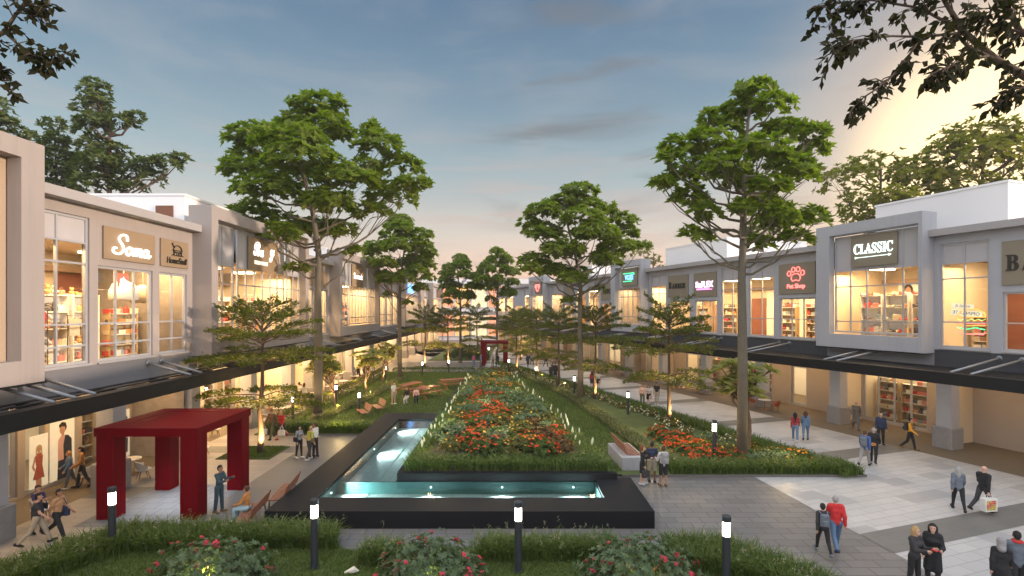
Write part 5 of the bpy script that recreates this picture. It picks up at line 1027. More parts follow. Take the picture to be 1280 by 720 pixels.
for y, lb, c in ((1.75, 'portrait poster on the back wall of the CLASSIC shop, farther one', (.05, .22, .10)), (5.4, 'portrait poster on the back wall of the CLASSIC shop, nearer one', (.30, .05, .05))):
    poster(lb, MR(25.5), y, 7.6, 1.3, 1.9, -5.2, [('dress', [(-.5, 0), (.5, 0), (.42, .7), (.15, .95), (-.15, .95), (-.42, .7)], mat('print_cloth_%d' % int(c[0]*100), c, .7), .004), ('neck', [(-.08, .85), (.08, .85), (.08, 1.1), (-.08, 1.1)], SK, .007), ('face', ov(0, 1.28, .18, .24), SK, .010), ('hair', [(-.3, .8), (-.26, 1.5), (-.1, 1.66), (.14, 1.64), (.28, 1.45), (.32, .85), (.2, .9), (.18, 1.36), (0, 1.5), (-.18, 1.36), (-.2, .9)], HAIRP, .013)], 1.)
# ------------------------------------------------------------------ people: one smooth skin per figure grown from its joints, clothes as inflated shells
def snets(f, o, h):
    """Naive surface nets of a sampled distance field f (n x m x k), origin o, cell h."""
    s = f < 0; nx, ny, nz = f.shape; cs = [(i, j, k) for i in (0, 1) for j in (0, 1) for k in (0, 1)]
    sub = lambda a, c: a[c[0]:nx-1+c[0], c[1]:ny-1+c[1], c[2]:nz-1+c[2]]
    n = sum(sub(s, c).astype(np.int8) for c in cs); act = (n > 0) & (n < 8); idx = -np.ones(act.shape, np.int64); idx[act] = np.arange(act.sum())
    acc = np.zeros((act.sum(), 3)); cnt = np.zeros(act.sum())
    for a in cs:
        for ax in range(3):
            if a[ax]: continue
            b = list(a); b[ax] = 1; fa = sub(f, a)[act]; fb = sub(f, b)[act]; m = (fa < 0) != (fb < 0); t = np.where(m, fa/np.where(np.abs(fa-fb) < 1e-9, 1, fa-fb), 0)
            p = np.tile(np.array(a, float), (len(fa), 1)); p[:, ax] += t; acc[m] += p[m]; cnt[m] += 1
    V = (np.argwhere(act)+acc/np.maximum(cnt, 1)[:, None])*h+o; Q = []
    for ax in range(3):
        u, v = [(1, 2), (2, 0), (0, 1)][ax]; sl = [slice(1, -1)]*3; sl[ax] = slice(0, -1); a = s[tuple(sl)]; sl2 = [slice(1, -1)]*3; sl2[ax] = slice(1, None); b = s[tuple(sl2)]
        for flip, msk in ((0, a & ~b), (1, ~a & b)):
            g_ = np.argwhere(msk)
            if not len(g_): continue
            g_ = g_+1; g_[:, ax] -= 1; q = []
            for du, dv_ in ((-1, -1), (0, -1), (0, 0), (-1, 0)): e = g_.copy(); e[:, u] += du; e[:, v] += dv_; q.append(idx[e[:, 0], e[:, 1], e[:, 2]])
            q = np.stack(q, 1); Q.append(q[:, ::-1] if flip else q)
    return V, np.concatenate(Q)
def field(prims, X, k=.025):
    """Smooth union of tapered capsules (a, b, ra, rb, flatten y)."""
    d = None
    for a, b, ra, rb, fl in prims:
        a = np.array(a, float); b = np.array(b, float); s = np.array([1, fl, 1.]); pa = (X-a)*s; ba = (b-a)*s; l2 = ba@ba
        t = np.clip(pa@ba/l2, 0, 1) if l2 > 1e-9 else np.zeros(len(X)); e = np.linalg.norm(pa-t[:, None]*ba, axis=1)-(ra+(rb-ra)*t)
        if fl > 1: e = e/math.sqrt(fl)
        if d is None: d = e
        else: h_ = np.clip(.5+.5*(e-d)/k, 0, 1); d = e*(1-h_)+d*h_-k*h_*(1-h_)
    return d
def sdf(prims, h, k=.025, cut=None):
    P = np.array([q for p in prims for q in (p[0], p[1])]); r = max(max(p[2], p[3]) for p in prims)+.06; lo = P.min(0)-r; hi = P.max(0)+r
    if cut: lo[2] = max(lo[2], cut[0]-2*h); hi[2] = min(hi[2], cut[1]+2*h)
    n = np.ceil((hi-lo)/h).astype(int)+2; ax = [lo[i]+h*np.arange(n[i]) for i in range(3)]; X = np.stack(np.meshgrid(*ax, indexing='ij'), -1).reshape(-1, 3)
    d = field(prims, X, k)
    if cut: d = np.maximum(d, np.maximum(cut[0]-X[:, 2], X[:, 2]-cut[1]))
    return snets(d.reshape(n), lo, h)
def rotx(v, a): c, s = math.cos(a), math.sin(a); return np.array([v[0], v[1]*c-v[2]*s, v[1]*s+v[2]*c])
def rotz(v, a): c, s = math.cos(a), math.sin(a); return np.array([v[0]*c-v[1]*s, v[0]*s+v[1]*c, v[2]])
POSES = {   # hip L, knee L, hip R, knee R, arm L (swing, spread, elbow), arm R, lean      (degrees; facing -y)
    'walk': (24, 6, -20, 24, (-20, 8, 18), (22, 8, 25), 4), 'walk2': (-22, 30, 22, 4, (20, 8, 22), (-20, 8, 18), 4), 'stand': (2, 0, -3, 3, (3, 9, 12), (2, 9, 15), 1), 'hip': (4, 0, -5, 6, (8, 14, 55), (2, 9, 20), 1),
    'phone': (3, 0, -4, 4, (25, 4, 88), (28, 4, 80), 3), 'talk': (2, 0, -3, 3, (14, 12, 80), (4, 8, 18), 1), 'sit': (86, 82, 80, 74, (25, 8, 48), (30, 8, 40), 4), 'groundsit': (74, 92, 64, 72, (38, 10, 35), (30, 12, 30), -4), 'hug': (14, 4, -14, 18, (6, 8, 25), (12, 10, 45), 6), 'step': (14, 4, -14, 30, (-8, 8, 25), (16, 8, 40), 3), 'back': (10, 4, -12, 14, (-8, 6, 35), (-6, 6, 30), 8)}
SKINS = [mat('skin_%d' % i, c, .55, var=.06) for i, c in enumerate(((.50, .27, .18), (.34, .17, .10), (.20, .095, .055), (.58, .34, .24)))]
PM = {}
def cm(nm, c): 
    if nm not in PM: PM[nm] = mat('wear_'+nm, c, .85, var=.28, scale=11, bump=.9, bscale=13)
    return PM[nm]
WEAR = {'charcoal': (.035, .032, .034), 'black': (.012, .012, .014), 'white': (.68, .66, .62), 'beige': (.36, .30, .22), 'navy': (.025, .035, .075), 'purple': (.055, .035, .10), 'tan': (.45, .24, .12), 'denim': (.10, .17, .28), 'palejeans': (.33, .46, .52), 'orange': (.44, .19, .05), 'brown': (.16, .085, .04), 'caramel': (.34, .16, .055), 'red': (.52, .025, .025), 'darkred': (.30, .02, .025),
        'grey': (.26, .25, .25), 'lightgrey': (.48, .46, .44), 'lime': (.42, .40, .06), 'teal': (.03, .06, .075), 'blue': (.05, .10, .30), 'yellow': (.72, .34, .02), 'coat': (.15, .125, .10), 'slate': (.12, .14, .17), 'pink': (.50, .16, .22), 'peach': (.60, .36, .28), 'blond': (.38, .24, .10), 'greyhair': (.30, .29, .28), 'brownhair': (.07, .03, .015), 'redhair': (.16, .05, .02), 'blackhair': (.012, .010, .010), 'magenta': (.45, .04, .17), 'olive': (.10, .10, .05), 'bluegrey': (.20, .25, .33)}
def W_(n): return cm(n, WEAR[n])
def hand(b, w, d, side, r, up):
    """Palm with five unequal bent fingers growing from the wrist."""
    d = d/np.linalg.norm(d); s = np.cross(d, up); s /= max(1e-6, np.linalg.norm(s)); n_ = np.cross(s, d)
    b.tube([w-d*.02, w+d*.045, w+d*.085], [.027, .036, .032], 7)
    for i, l in enumerate((.068, .078, .073, .058)):
        p = w+d*.075+s*(i-1.5)*.018; b.tube([p, p+d*l*.5+n_*.006, p+d*l*.85+n_*.03], [.0095, .0085, .006], 5)
    p = w+d*.025+s*-.03*side; b.tube([p, p+d*.03-s*.022*side+n_*.012, p+d*.062-s*.02*side+n_*.03], [.012, .010, .007], 5)
def person(label, x, y, head, pose, top, bottom, hair, skin=0, h=1.72, ttype='tee', btype='trousers', htype='short', shoes='black', z=.02, res=.024, female=False, turn=0, group=None, flip=False):
    """heading in degrees: 0 faces the camera side (-y), 90 faces +x, 180 faces away."""
    hl, kl, hr, kr, al, ar, lean = POSES[pose]
    if flip: hl, kl, hr, kr, al, ar = hr, kr, hl, kl, ar, al
    sw = .148 if female else .172; hw = .095; J = {}; pel = np.array([0, 0, .93]); LN = R(lean)
    up = lambda v: pel+rotx(v, LN)        # lean forward (towards -y)
    chest = up(np.array([0, 0, .32])); neck = up(np.array([0, .01, .53])); headc = neck+rotx(rotz(np.array([0, -.025, .15]), R(turn)), LN*.5)
    legs = {}; arms = {}
    for sd, hip, knee in ((1, hl, kl), (-1, hr, kr)):
        p0 = pel+np.array([hw*sd, 0, -.02]); t = rotx(np.array([.012*sd, 0, -.43]), -R(hip)); p1 = p0+t; p2 = p1+rotx(np.array([0, 0, -.415]), -R(hip-knee)); fa = -R(max(-30, (hip-knee)*.55)) if pose not in ('sit', 'groundsit') else 0; toe = p2+rotx(np.array([.02*sd, -.15, -.035]), fa); heel = p2+rotx(np.array([0, .045, -.035]), fa); legs[sd] = (p0, p1, p2, toe, heel)
    for sd, (swg, spr, elb) in ((1, al), (-1, ar)):
        s0 = up(np.array([sw*sd, .01, .46])); u = rotx(np.array([math.sin(R(spr))*.29*sd, 0, -math.cos(R(spr))*.29]), -R(swg)); e = s0+u; f_ = rotx(np.array([-.03*sd if elb > 40 else .01*sd, 0, -.25]), -R(swg+elb)); arms[sd] = (s0, e, e+f_)
    low = min(min(l[3][2], l[4][2]) for l in legs.values())-.035
    if pose == 'sit': low = min(l[4][2] for l in legs.values())-.035
    off = np.array([0, 0, -low]); T = lambda q: q+off; sc = h/1.74
    pel, chest, neck, headc = map(T, (pel, chest, neck, headc)); legs = {k: tuple(map(T, v)) for k, v in legs.items()}; arms = {k: tuple(map(T, v)) for k, v in arms.items()}
    wst = pel*.5+chest*.5; torso = [(pel+[-.055, 0, .0], pel+[.055, 0, .0], .105, .105, 1.25), (wst+[-.03, 0, 0], wst+[.03, 0, 0], .092 if female else .108, .092 if female else .108, 1.3), (chest+[-.055, 0, 0], chest+[.055, 0, 0], .105, .105, 1.3), (arms[-1][0]*.8+neck*.2, arms[1][0]*.8+neck*.2, .062, .062, 1.1), (pel, chest, .10, .11, 1.35)]
    if female: torso.append((chest+[-.065, -.075, .01], chest+[.065, -.075, .01], .055, .055, 1))
    LG = lambda sd, m=0: [(legs[sd][0], legs[sd][1], .085+m, .056+m, 1), (legs[sd][1], legs[sd][2], .055+m, .036+m, 1)]
    AM = lambda sd, m=0, n=2: [(arms[sd][0], arms[sd][1], .05+m, .039+m, 1), (arms[sd][1], arms[sd][2], .039+m, .027+m, 1)][:n]
    fw = rotz(np.array([0, -1, 0.]), R(turn)); hd = [(chest*.2+neck*.8, headc-[0, 0, .04], .048, .046, 1), (headc+[0, .010, .018], headc+fw*.01+[0, 0, -.055], .081, .060, 1.0), (headc+fw*.045+[0, 0, -.07], headc+fw*.055+[0, 0, -.085], .036, .030, 1), (headc+fw*.085+[0, 0, .0], headc+fw*.10+[0, 0, -.028], .010, .016, 1)]
    sx = rotz(np.array([1, 0, 0.]), R(turn)); hd += [(headc+sx*.078*k, headc+sx*.083*k+[0, 0, -.03], .018, .014, 1) for k in (1, -1)]
    root = thing('person', label, 'person', (x, y, z), R(head), group, sc)
    body = torso+hd+LG(1)+LG(-1)+AM(1)+AM(-1)+[(legs[s][4], legs[s][3], .038, .028, 1) for s in (1, -1)]
    V, Q = sdf(body, res*.8, .022); b = MB()
    for sd in (1, -1): hand(b, arms[sd][2], arms[sd][2]-arms[sd][1], sd, .03, np.array([sd*1., 0, .2]))
    n0 = len(V); me = bpy.data.meshes.new('body'); me.from_pydata([tuple(v) for v in V]+b.v, [], [tuple(q) for q in Q]+[tuple(i+n0 for i in f_) for f_ in b.f]); me.polygons.foreach_set('use_smooth', [True]*len(me.polygons)); me.update(); link('body', me, SKINS[skin], root)
    eb = MB()
    for k in (1, -1): eb.ball(tuple(headc+fw*.074+sx*.031*k+[0, 0, .004]), .012, 6)
    eb.build('eyes', cm('eye', (.01, .008, .008)), root)
    def wear(nm, prims, m, k=.03, cut=None, r=None): Vv, Qq = sdf(prims, r or res, k, cut); link(nm, npmesh(nm, Vv, Qq, True), m, root)
    inf = lambda L, m: [(a, b_, ra+m, rb+m, f_) for a, b_, ra, rb, f_ in L]
    nl = {'tee': 1, 'sleeveless': 0}.get(ttype, 2); m = .017 if ttype in ('jacket', 'coat', 'hoodie') else .009
    tp = inf(torso, m)+(inf(AM(1, 0, nl)+AM(-1, 0, nl), m+.004) if nl else [])
    if ttype == 'tee': tp = inf(torso, m)+[(arms[s][0], arms[s][0]*.45+arms[s][1]*.55, .066, .062, 1) for s in (1, -1)]
    if ttype in ('coat', 'dress'):
        f0 = (legs[1][1]+legs[-1][1])/2; ln = .95 if ttype == 'coat' else .75; e = pel+(f0-pel)*ln; wd = abs(legs[1][1][1]-legs[-1][1][1])*.4; tp += [(pel+[-.05, 0, 0], e+[-.085, wd*.5, 0], .135, .125, 1.15), (pel+[.05, 0, 0], e+[.085, -wd*.5, 0], .135, .125, 1.15)]
    ncut = neck[2]+(.03 if ttype in ('jacket', 'coat', 'hoodie') else -.005)
    if ttype == 'hoodie': tp.append((neck+[-.05, .06, .0], neck+[.05, .06, .0], .06, .06, 1))
    wear({'tee': 'shirt', 'sleeveless': 'top'}.get(ttype, ttype), tp, W_(top), .03, (-1, ncut))
    lg = inf([torso[0]], .014)
    if btype == 'trousers': wear('trousers', lg+LG(1, .010)+LG(-1, .010)+[(legs[s][1], legs[s][2]*.94+legs[s][1]*.06, .064, .054, 1) for s in (1, -1)], W_(bottom), .02, (legs[1][2][2]*.0+.03, 9))
    elif btype == 'leggings': wear('trousers', lg+LG(1, .008)+LG(-1, .008), W_(bottom), .02, (.05, 9))
    elif btype == 'shorts': wear('shorts', lg+[(legs[s][0], legs[s][0]*.12+legs[s][1]*.88, .108, .088, 1) for s in (1, -1)], W_(bottom), .02)
    elif btype == 'skirt': wear('skirt', inf([torso[0]], .02)+[(pel+[k*.05, 0, 0], (legs[1][0]*.35+legs[1][1]*.65+legs[-1][0]*.35+legs[-1][1]*.65)/2+[k*.07, 0, 0], .125, .135, 1.2) for k in (1, -1)], W_(bottom), .03)
    for s in (1, -1): wear('shoe', [(legs[s][4]+[0, -.01, 0], legs[s][3]+[0, -.01, 0], .05, .042, 1), (legs[s][2]+[0, 0, -.01], legs[s][4], .047, .05, 1)], W_(shoes), .015, None, res*.8)
    bk = -fw
    if htype != 'bald':
        hp = [(headc+bk*.018+[0, 0, .036], headc+bk*.026+[0, 0, .014], .083, .084, 1)]
        if htype == 'short': hp += [(headc+bk*.045+[0, 0, -.02], headc+bk*.05+[0, 0, -.05], .066, .054, 1)]
        elif htype == 'bun': hp += [(headc+bk*.045, headc+bk*.05+[0, 0, -.05], .08, .055, 1), (headc+bk*.10+[0, 0, .06], headc+bk*.105+[0, 0, .055], .045, .045, 1)]
        elif htype == 'tail': hp += [(headc+bk*.05, headc+bk*.05+[0, 0, -.04], .08, .06, 1), (headc+bk*.11+[0, 0, .02], headc+bk*.15+[0, 0, -.2], .035, .02, 1)]
        elif htype in ('long', 'verylong'): e = -.24 if htype == 'long' else -.42; hp += [(headc+bk*.05+[0, 0, .0], headc+bk*.08+[0, 0, e], .076, .062, 1), (headc+bk*.03+sx*.06, headc+bk*.05+sx*.075+[0, 0, e*.8], .05, .04, 1), (headc+bk*.03-sx*.06, headc+bk*.05-sx*.075+[0, 0, e*.8], .05, .04, 1)]
        elif htype == 'hood': hp = [(headc+bk*.02+[0, 0, .04], headc+bk*.04+[0, 0, -.1], .105, .095, 1), (neck+bk*.03, neck+bk*.04, .1, .1, 1)]
        wear('hood' if htype == 'hood' else 'hair', hp, W_(hair), .03, None, res*.8)
    root['j'] = 1; Mw = Matrix.Translation((x, y, z)) @ Matrix.Rotation(R(head), 4, 'Z') @ Matrix.Scale(sc, 4); del root['j']
    return dict(M=Mw, hand={k: v[2]+(v[2]-v[1])*.38 for k, v in arms.items()}, chest=chest, pel=pel, neck=neck, arms=arms, root=root)
def at(pd, p): return pd['M'] @ Vector(p)
def backpack(label, pd, c, s=1.):
    ch = pd['chest']; o = MB(); o.bbox(-.15*s, .15*s, .14, .28, -.22*s, .20*s, .05).bbox(-.11*s, .11*s, .281, .33, -.18*s, .0, .03)
    for k in (-1, 1): o.tube([(k*.1, .15, .17), (k*.12, .02, .215), (k*.125, -.135, .12), (k*.125, -.14, -.08), (k*.12, .15, -.14)], .02, 5)
    o = o.build('backpack', W_(c)); o.matrix_world = pd['M'] @ Matrix.Translation(tuple(ch)); return tag(o, label, 'backpack')
def bag(label, p, c, w=.34, h=.30, d=.14, rz=0., strap=.22, name='shopping_bag', cat='bag', m=None):
    o = MB(); o.prism([(-w/2, -d/2), (w/2, -d/2), (w/2, d/2), (-w/2, d/2)], -strap-h, -strap)
    for k in (-1, 1): o.tube([(-w*.28, k*d*.3, -strap), (-w*.2, k*d*.2, -strap*.3), (0, k*.01, 0), (w*.2, k*d*.2, -strap*.3), (w*.28, k*d*.3, -strap)], .009, 5)
    o = o.build(name, m or W_(c)); o.location = p; o.rotation_euler = (0, 0, rz); return tag(o, label, cat)
def sling(label, pd, c, side=1, low=.0, size=1., cat='handbag', strapc=None):
    """Shoulder bag: pouch at the hip with a strap over the opposite shoulder."""
    p = pd['pel']; sh = pd['arms'][side][0]; o = thing('shoulder_bag', label, cat); o.matrix_world = pd['M']
    b = MB(); x = side*.23; b.bbox(x-.055*size, x+.055*size, p[1]-.16*size, p[1]+.16*size, p[2]-.14*size+low, p[2]+.12*size+low, .03); b.build('pouch', W_(c), o)
    MB().tube([(x, p[1]-.13*size, p[2]+.1+low), (sh[0]*.8, sh[1]-.09, sh[2]-.05), (sh[0]*.7, sh[1], sh[2]+.075), (sh[0]*.8, sh[1]+.11, sh[2]-.05), (x, p[1]+.13*size, p[2]+.1+low)], .014, 5).build('strap', W_(strapc or c), o); return o
def PX(px, py): return G(px, py)
f_ = dict(female=True)
# left front
person('person in a charcoal shirt and beige trousers walking past the grey column', *PX(46, 682), 118, 'walk', 'charcoal', 'beige', 'blackhair', 0, 1.72)
q = person('person in a purple top and dark jeans holding a phone, beside the grey column', *PX(47, 667), 75, 'phone', 'purple', 'navy', 'brownhair', 0, 1.62, htype='bun', **f_); sling('black handbag of the person in the purple top', q, 'black', 1, -.02, .8)
q = person('person in a tan shirt and dark trousers walking with a dark blue shoulder bag', *PX(72, 675), 95, 'walk2', 'tan', 'black', 'blackhair', 1, 1.7); sling('dark blue shoulder bag on the walking person in the tan shirt', q, 'navy', 1, .0, 1.25, 'shoulder bag')
q = person('person in a denim jacket walking arm in arm by the blazer poster', *PX(88, 611), -48, 'hug', 'denim', 'slate', 'caramel', 0, 1.62, 'jacket', 'leggings', 'long', 'lightgrey', **f_); sling('pink shoulder bag of the person in the denim jacket', q, 'pink', -1, .05, .8)
person('person in a caramel jacket walking arm in arm by the blazer poster', *PX(103, 610), -50, 'hug', 'caramel', 'charcoal', 'blackhair', 0, 1.76, 'jacket', flip=True)
q = person('person in dark teal shirt and trousers standing by the red gate with a tablet', *PX(274, 641), 82, 'phone', 'teal', 'teal', 'blackhair', 1, 1.76, 'shirt', shoes='brown'); hp = q['hand'][1]*.5+q['hand'][-1]*.5
o = MB().bbox(-.1, .1, -.07, .07, -.01, .01, .004).build('tablet', W_('black')); o.matrix_world = q['M'] @ Matrix.Translation(tuple(hp+[0, -.05, .03])); tag(o, 'dark tablet held by the person in teal', 'tablet')
person('seated person with orange top and pale jeans on the slatted bench', -9.32, 17.95, -92, 'sit', 'orange', 'palejeans', 'brownhair', 1, 1.66, 'shirt', 'trousers', 'bun', 'white', .02, female=True)
# by the front hedge of the picnic lawn
q = person('bearded person in an open brown jacket walking with a white bag', *PX(340, 549), -12, 'walk', 'brown', 'olive', 'brownhair', 0, 1.8, 'jacket'); bag('white shopping bag in the hand of the brown jacket walker', at(q, q['hand'][-1]), 'white')
q = person('person in a bright red top and dark shorts walking with white bags', *PX(352, 549), -5, 'walk2', 'red', 'charcoal', 'blond', 0, 1.72, 'shirt', 'shorts', 'short', 'darkred', **f_); bag('white shopping bag in the hand of the walker in red', at(q, q['hand'][1]), 'white')
q = person('person with long dark hair, grey top and black trousers in the standing trio', *PX(374, 573), 60, 'hip', 'grey', 'black', 'blackhair', 0, 1.66, 'tee', 'leggings', 'verylong', 'white', **f_); sling('black shoulder bag in the standing trio on the grey path', q, 'black', -1, .1, .9)
q = person('person in a lime yellow top seen from behind in the standing trio', *PX(387, 575), 150, 'back', 'lime', 'charcoal', 'blond', 0, 1.7, 'shirt', 'trousers', 'short', 'lightgrey', **f_); sling('brown small bag on the person in lime yellow', q, 'brown', -1, .12, .7)
person('person in a white shirt and black trousers in the standing trio', *PX(394, 572), -100, 'stand', 'white', 'black', 'brownhair', 0, 1.78, 'shirt', shoes='charcoal')
person('person in white top and black cardigan walking along the bright terrace', *PX(317, 523), -20, 'walk', 'black', 'white', 'blackhair', 0, 1.68, 'jacket', 'shorts', 'long', 'white', **f_)
person('person in white top and denim shorts walking along the bright terrace', *PX(327, 523), -10, 'walk2', 'white', 'denim', 'brownhair', 0, 1.66, 'tee', 'shorts', 'long', 'white', **f_)
person('person in white shirt and black trousers standing on the bright terrace', *PX(374, 505), 150, 'stand', 'white', 'black', 'blackhair', 1, 1.74)
person('person in a pale dress standing on the bright terrace', *PX(380, 504), 200, 'stand', 'lightgrey', 'lightgrey', 'brownhair', 0, 1.64, 'dress', 'none', 'long', **f_)
q = person('person in grey blue walking close to a partner beyond the yellow hedge', *PX(441, 476), 170, 'walk', 'bluegrey', 'denim', 'brownhair', 0, 1.78, 'jacket')
q = person('person with a dark backpack walking beyond the yellow hedge', *PX(448, 475), 175, 'walk2', 'grey', 'black', 'blackhair', 0, 1.7); backpack('dark backpack beyond the yellow hedge', q, 'black')
person('person in a white polo shirt and white shorts standing on the picnic lawn', *PX(492, 507), 60, 'stand', 'white', 'beige', 'brownhair', 0, 1.78, 'tee', 'shorts', 'short', 'white', z=.1)
person('person in black with pale trousers sitting on the picnic lawn', -8.35, 40.6, -15, 'groundsit', 'black', 'lightgrey', 'blackhair', 0, 1.66, 'shirt', 'trousers', 'long', 'black', z=.0, female=True)
person('person in a patterned top and black trousers sitting on the picnic lawn', -7.65, 40.7, 10, 'groundsit', 'peach', 'black', 'blackhair', 0, 1.66, 'shirt', 'trousers', 'long', 'black', z=.0, female=True)
# far centre
q = person('person with a magenta backpack by the far red gate', *PX(592, 459), 185, 'stand', 'slate', 'denim', 'brownhair', 0, 1.7, res=.035, **f_); backpack('magenta backpack by the far red gate', q, 'magenta')
person('person in denim blue standing at the far red gate post', *PX(601, 459), 80, 'stand', 'denim', 'slate', 'blackhair', 0, 1.76, 'jacket', res=.035)
person('person in a beige top standing under the far red gate', *PX(616, 459), 40, 'stand', 'beige', 'olive', 'brownhair', 0, 1.7, res=.035, **f_)
person('person in black walking under the far red gate', *PX(622, 459), 200, 'walk', 'black', 'black', 'blackhair', 0, 1.78, 'jacket', res=.035)
person('person in dark blue coat walking away with a partner past the uplit tree', *PX(660, 459), 160, 'walk', 'navy', 'charcoal', 'blackhair', 0, 1.8, 'coat', res=.035)
person('person in grey jacket walking away with a partner past the uplit tree', *PX(665, 457), 160, 'walk2', 'grey', 'black', 'blackhair', 0, 1.72, 'jacket', res=.035)
person('shorter person in a black coat walking down the pale plaza', *PX(689, 475), 175, 'walk', 'black', 'charcoal', 'brownhair', 0, 1.72, 'coat', res=.03)
person('taller person in a black coat walking down the pale plaza', *PX(694, 474), 175, 'walk2', 'black', 'black', 'brownhair', 0, 1.84, 'coat', res=.03)
q = person('person in a red cape and dark skirt near the tall border tree', *PX(740, 486), 170, 'stand', 'darkred', 'navy', 'blackhair', 0, 1.66, 'jacket', 'skirt', 'long', 'brown', res=.03, **f_); bag('red bag of the person in the red cape', at(q, q['hand'][-1]), 'darkred', .3, .34)
person('person in a pale top and black skirt near the tall border tree', *PX(748, 486), 165, 'walk', 'lightgrey', 'black', 'blackhair', 0, 1.7, 'tee', 'skirt', 'bun', 'black', res=.03, **f_)
person('friend in a pink top, dark trousers and red shoes on the pale plaza', *PX(803, 508), -20, 'hip', 'peach', 'olive', 'redhair', 0, 1.74, 'tee', 'trousers', 'short', 'red', **f_)
person('friend in a white top and black skirt on the pale plaza', *PX(811, 507), -25, 'walk', 'lightgrey', 'black', 'brownhair', 0, 1.68, 'tee', 'skirt', 'long', 'white', **f_)
person('friend in a black tee and beige trousers on the pale plaza', *PX(821, 506), -35, 'stand', 'black', 'beige', 'blackhair', 1, 1.78, 'tee', shoes='white')
# at the end of the pool
q = person('person in a black dress holding a black bag at the end of the pool', *PX(803, 606), 70, 'talk', 'black', 'black', 'redhair', 3, 1.7, 'dress', 'none', 'long', 'lightgrey', **f_); bag('black bag hanging from the person in the black dress', at(q, q['hand'][-1]), 'charcoal', .3, .28, .14, .3, .12, 'handbag', 'handbag')
person('person in a navy tee and beige shorts at the end of the pool', *PX(815, 603), 175, 'stand', 'navy', 'beige', 'blackhair', 2, 1.76, 'tee', 'shorts')
q = person('person in a light grey hoodie and black shorts at the end of the pool', *PX(829, 608), 190, 'talk', 'lightgrey', 'black', 'brownhair', 1, 1.7, 'hoodie', 'shorts', 'short', 'brown'); backpack('grey backpack on the person in the light hoodie', q, 'grey')
# pale plaza towards the shops
person('person with very long black hair, red top and jeans walking away', *PX(994, 552), 150, 'walk', 'darkred', 'denim', 'blackhair', 0, 1.7, 'shirt', 'trousers', 'verylong', 'lightgrey', **f_)
person('person in pale denim walking away beside the long haired one', *PX(1007, 551), 150, 'walk2', 'denim', 'denim', 'brownhair', 0, 1.74, 'shirt', 'leggings', 'long', **f_)
person('person in a long grey coat, balding, striding past the column', *PX(1070, 537), -30, 'walk', 'coat', 'slate', 'brownhair', 3, 1.82, 'coat', 'trousers', 'bald', 'brown')
person('person in a dark navy jacket standing before the glass shop front', *PX(1101, 556), -20, 'stand', 'navy', 'black', 'brownhair', 3, 1.78, 'jacket', 'trousers', 'bald')
q = person('person in a blue jacket and grey trousers with a blue backpack', *PX(1081, 583), 130, 'walk2', 'blue', 'grey', 'brownhair', 0, 1.76, 'jacket'); backpack('blue backpack on the person in the blue jacket', q, 'slate')
q = person('person in a black jacket carrying an orange pouch behind the back', *PX(1092, 579), 140, 'walk', 'black', 'black', 'greyhair', 3, 1.78, 'jacket'); bag('orange pouch of the person in the black jacket', at(q, q['pel']+[0, .2, .12]), 'orange', .22, .12, .08, 0, .03, 'pouch', 'pouch')
q = person('person in a yellow top and black trousers with a dark backpack', *PX(1138, 563), 35, 'step', 'yellow', 'black', 'blackhair', 0, 1.76, 'shirt', shoes='brown'); backpack('dark backpack on the person in yellow', q, 'charcoal')
person('person with long grey hair, grey black jacket and black leggings walking', *PX(1198, 639), 150, 'walk', 'slate', 'black', 'greyhair', 3, 1.7, 'jacket', 'leggings', 'long', **f_)
q = person('person in a dark coat carrying the patterned shopping bag', *PX(1229, 641), 105, 'walk2', 'black', 'charcoal', 'greyhair', 3, 1.78, 'jacket', 'trousers', 'bald')
o = bag('big white shopping bag with a green, red and yellow pattern', at(q, q['hand'][-1]), 'white', .5, .46, .2, R(8), .14); 
k = MB(); rr = random.Random(3)
for i in range(6):
    for j in range(5): k.box(-.2+i*.067, -.2+i*.067+.06, -.1025, -.1005, -.55+j*.07, -.55+j*.07+.062)
me = k.build('print', mat('bag_print_green', (.25, .35, .05), .6), o).data
for c in ((.6, .12, .02), (.65, .35, .03), (.5, .03, .03)): me.materials.append(mat('bag_print_%d' % int(c[0]*100), c, .6))
for p in me.polygons: p.material_index = (p.index//6*7 % 11) % 4
q = person('person in dark clothes with a grey backpack walking beside the red jacket', *PX(1029, 693), 165, 'walk', 'charcoal', 'black', 'blackhair', 0, 1.6, 'jacket', 'leggings', 'short', 'slate', **f_); backpack('grey rucksack on the dark clothed walker beside the red jacket', q, 'slate', .95)
person('person in a bright red jacket and blue jeans walking on the grey paving', *PX(1045, 689), 165, 'walk2', 'red', 'denim', 'greyhair', 3, 1.76, 'jacket', shoes='navy')
q = person('person with long fair hair in a black jacket looking at a phone', *PX(1143, 738), 20, 'phone', 'charcoal', 'black', 'blond', 3, 1.72, 'jacket', 'trousers', 'verylong', **f_); hp = q['hand'][1]*.5+q['hand'][-1]*.5
o = MB().bbox(-.04, .04, -.07, .07, -.006, .006, .003).build('phone', W_('red')); o.matrix_world = q['M'] @ Matrix.Translation(tuple(hp+[0, -.03, .02])); tag(o, 'red phone between the two people in black', 'phone')
person('person with long black hair in a long black coat beside the fair haired one', *PX(1166, 735), -40, 'talk', 'black', 'black', 'blackhair', 3, 1.74, 'coat', 'trousers', 'verylong', **f_)
person('person in a grey knitted hood and black coat cut by the frame corner', *PX(1252, 752), 140, 'walk', 'black', 'black', 'grey', 0, 1.66, 'coat', 'trousers', 'hood', **f_)
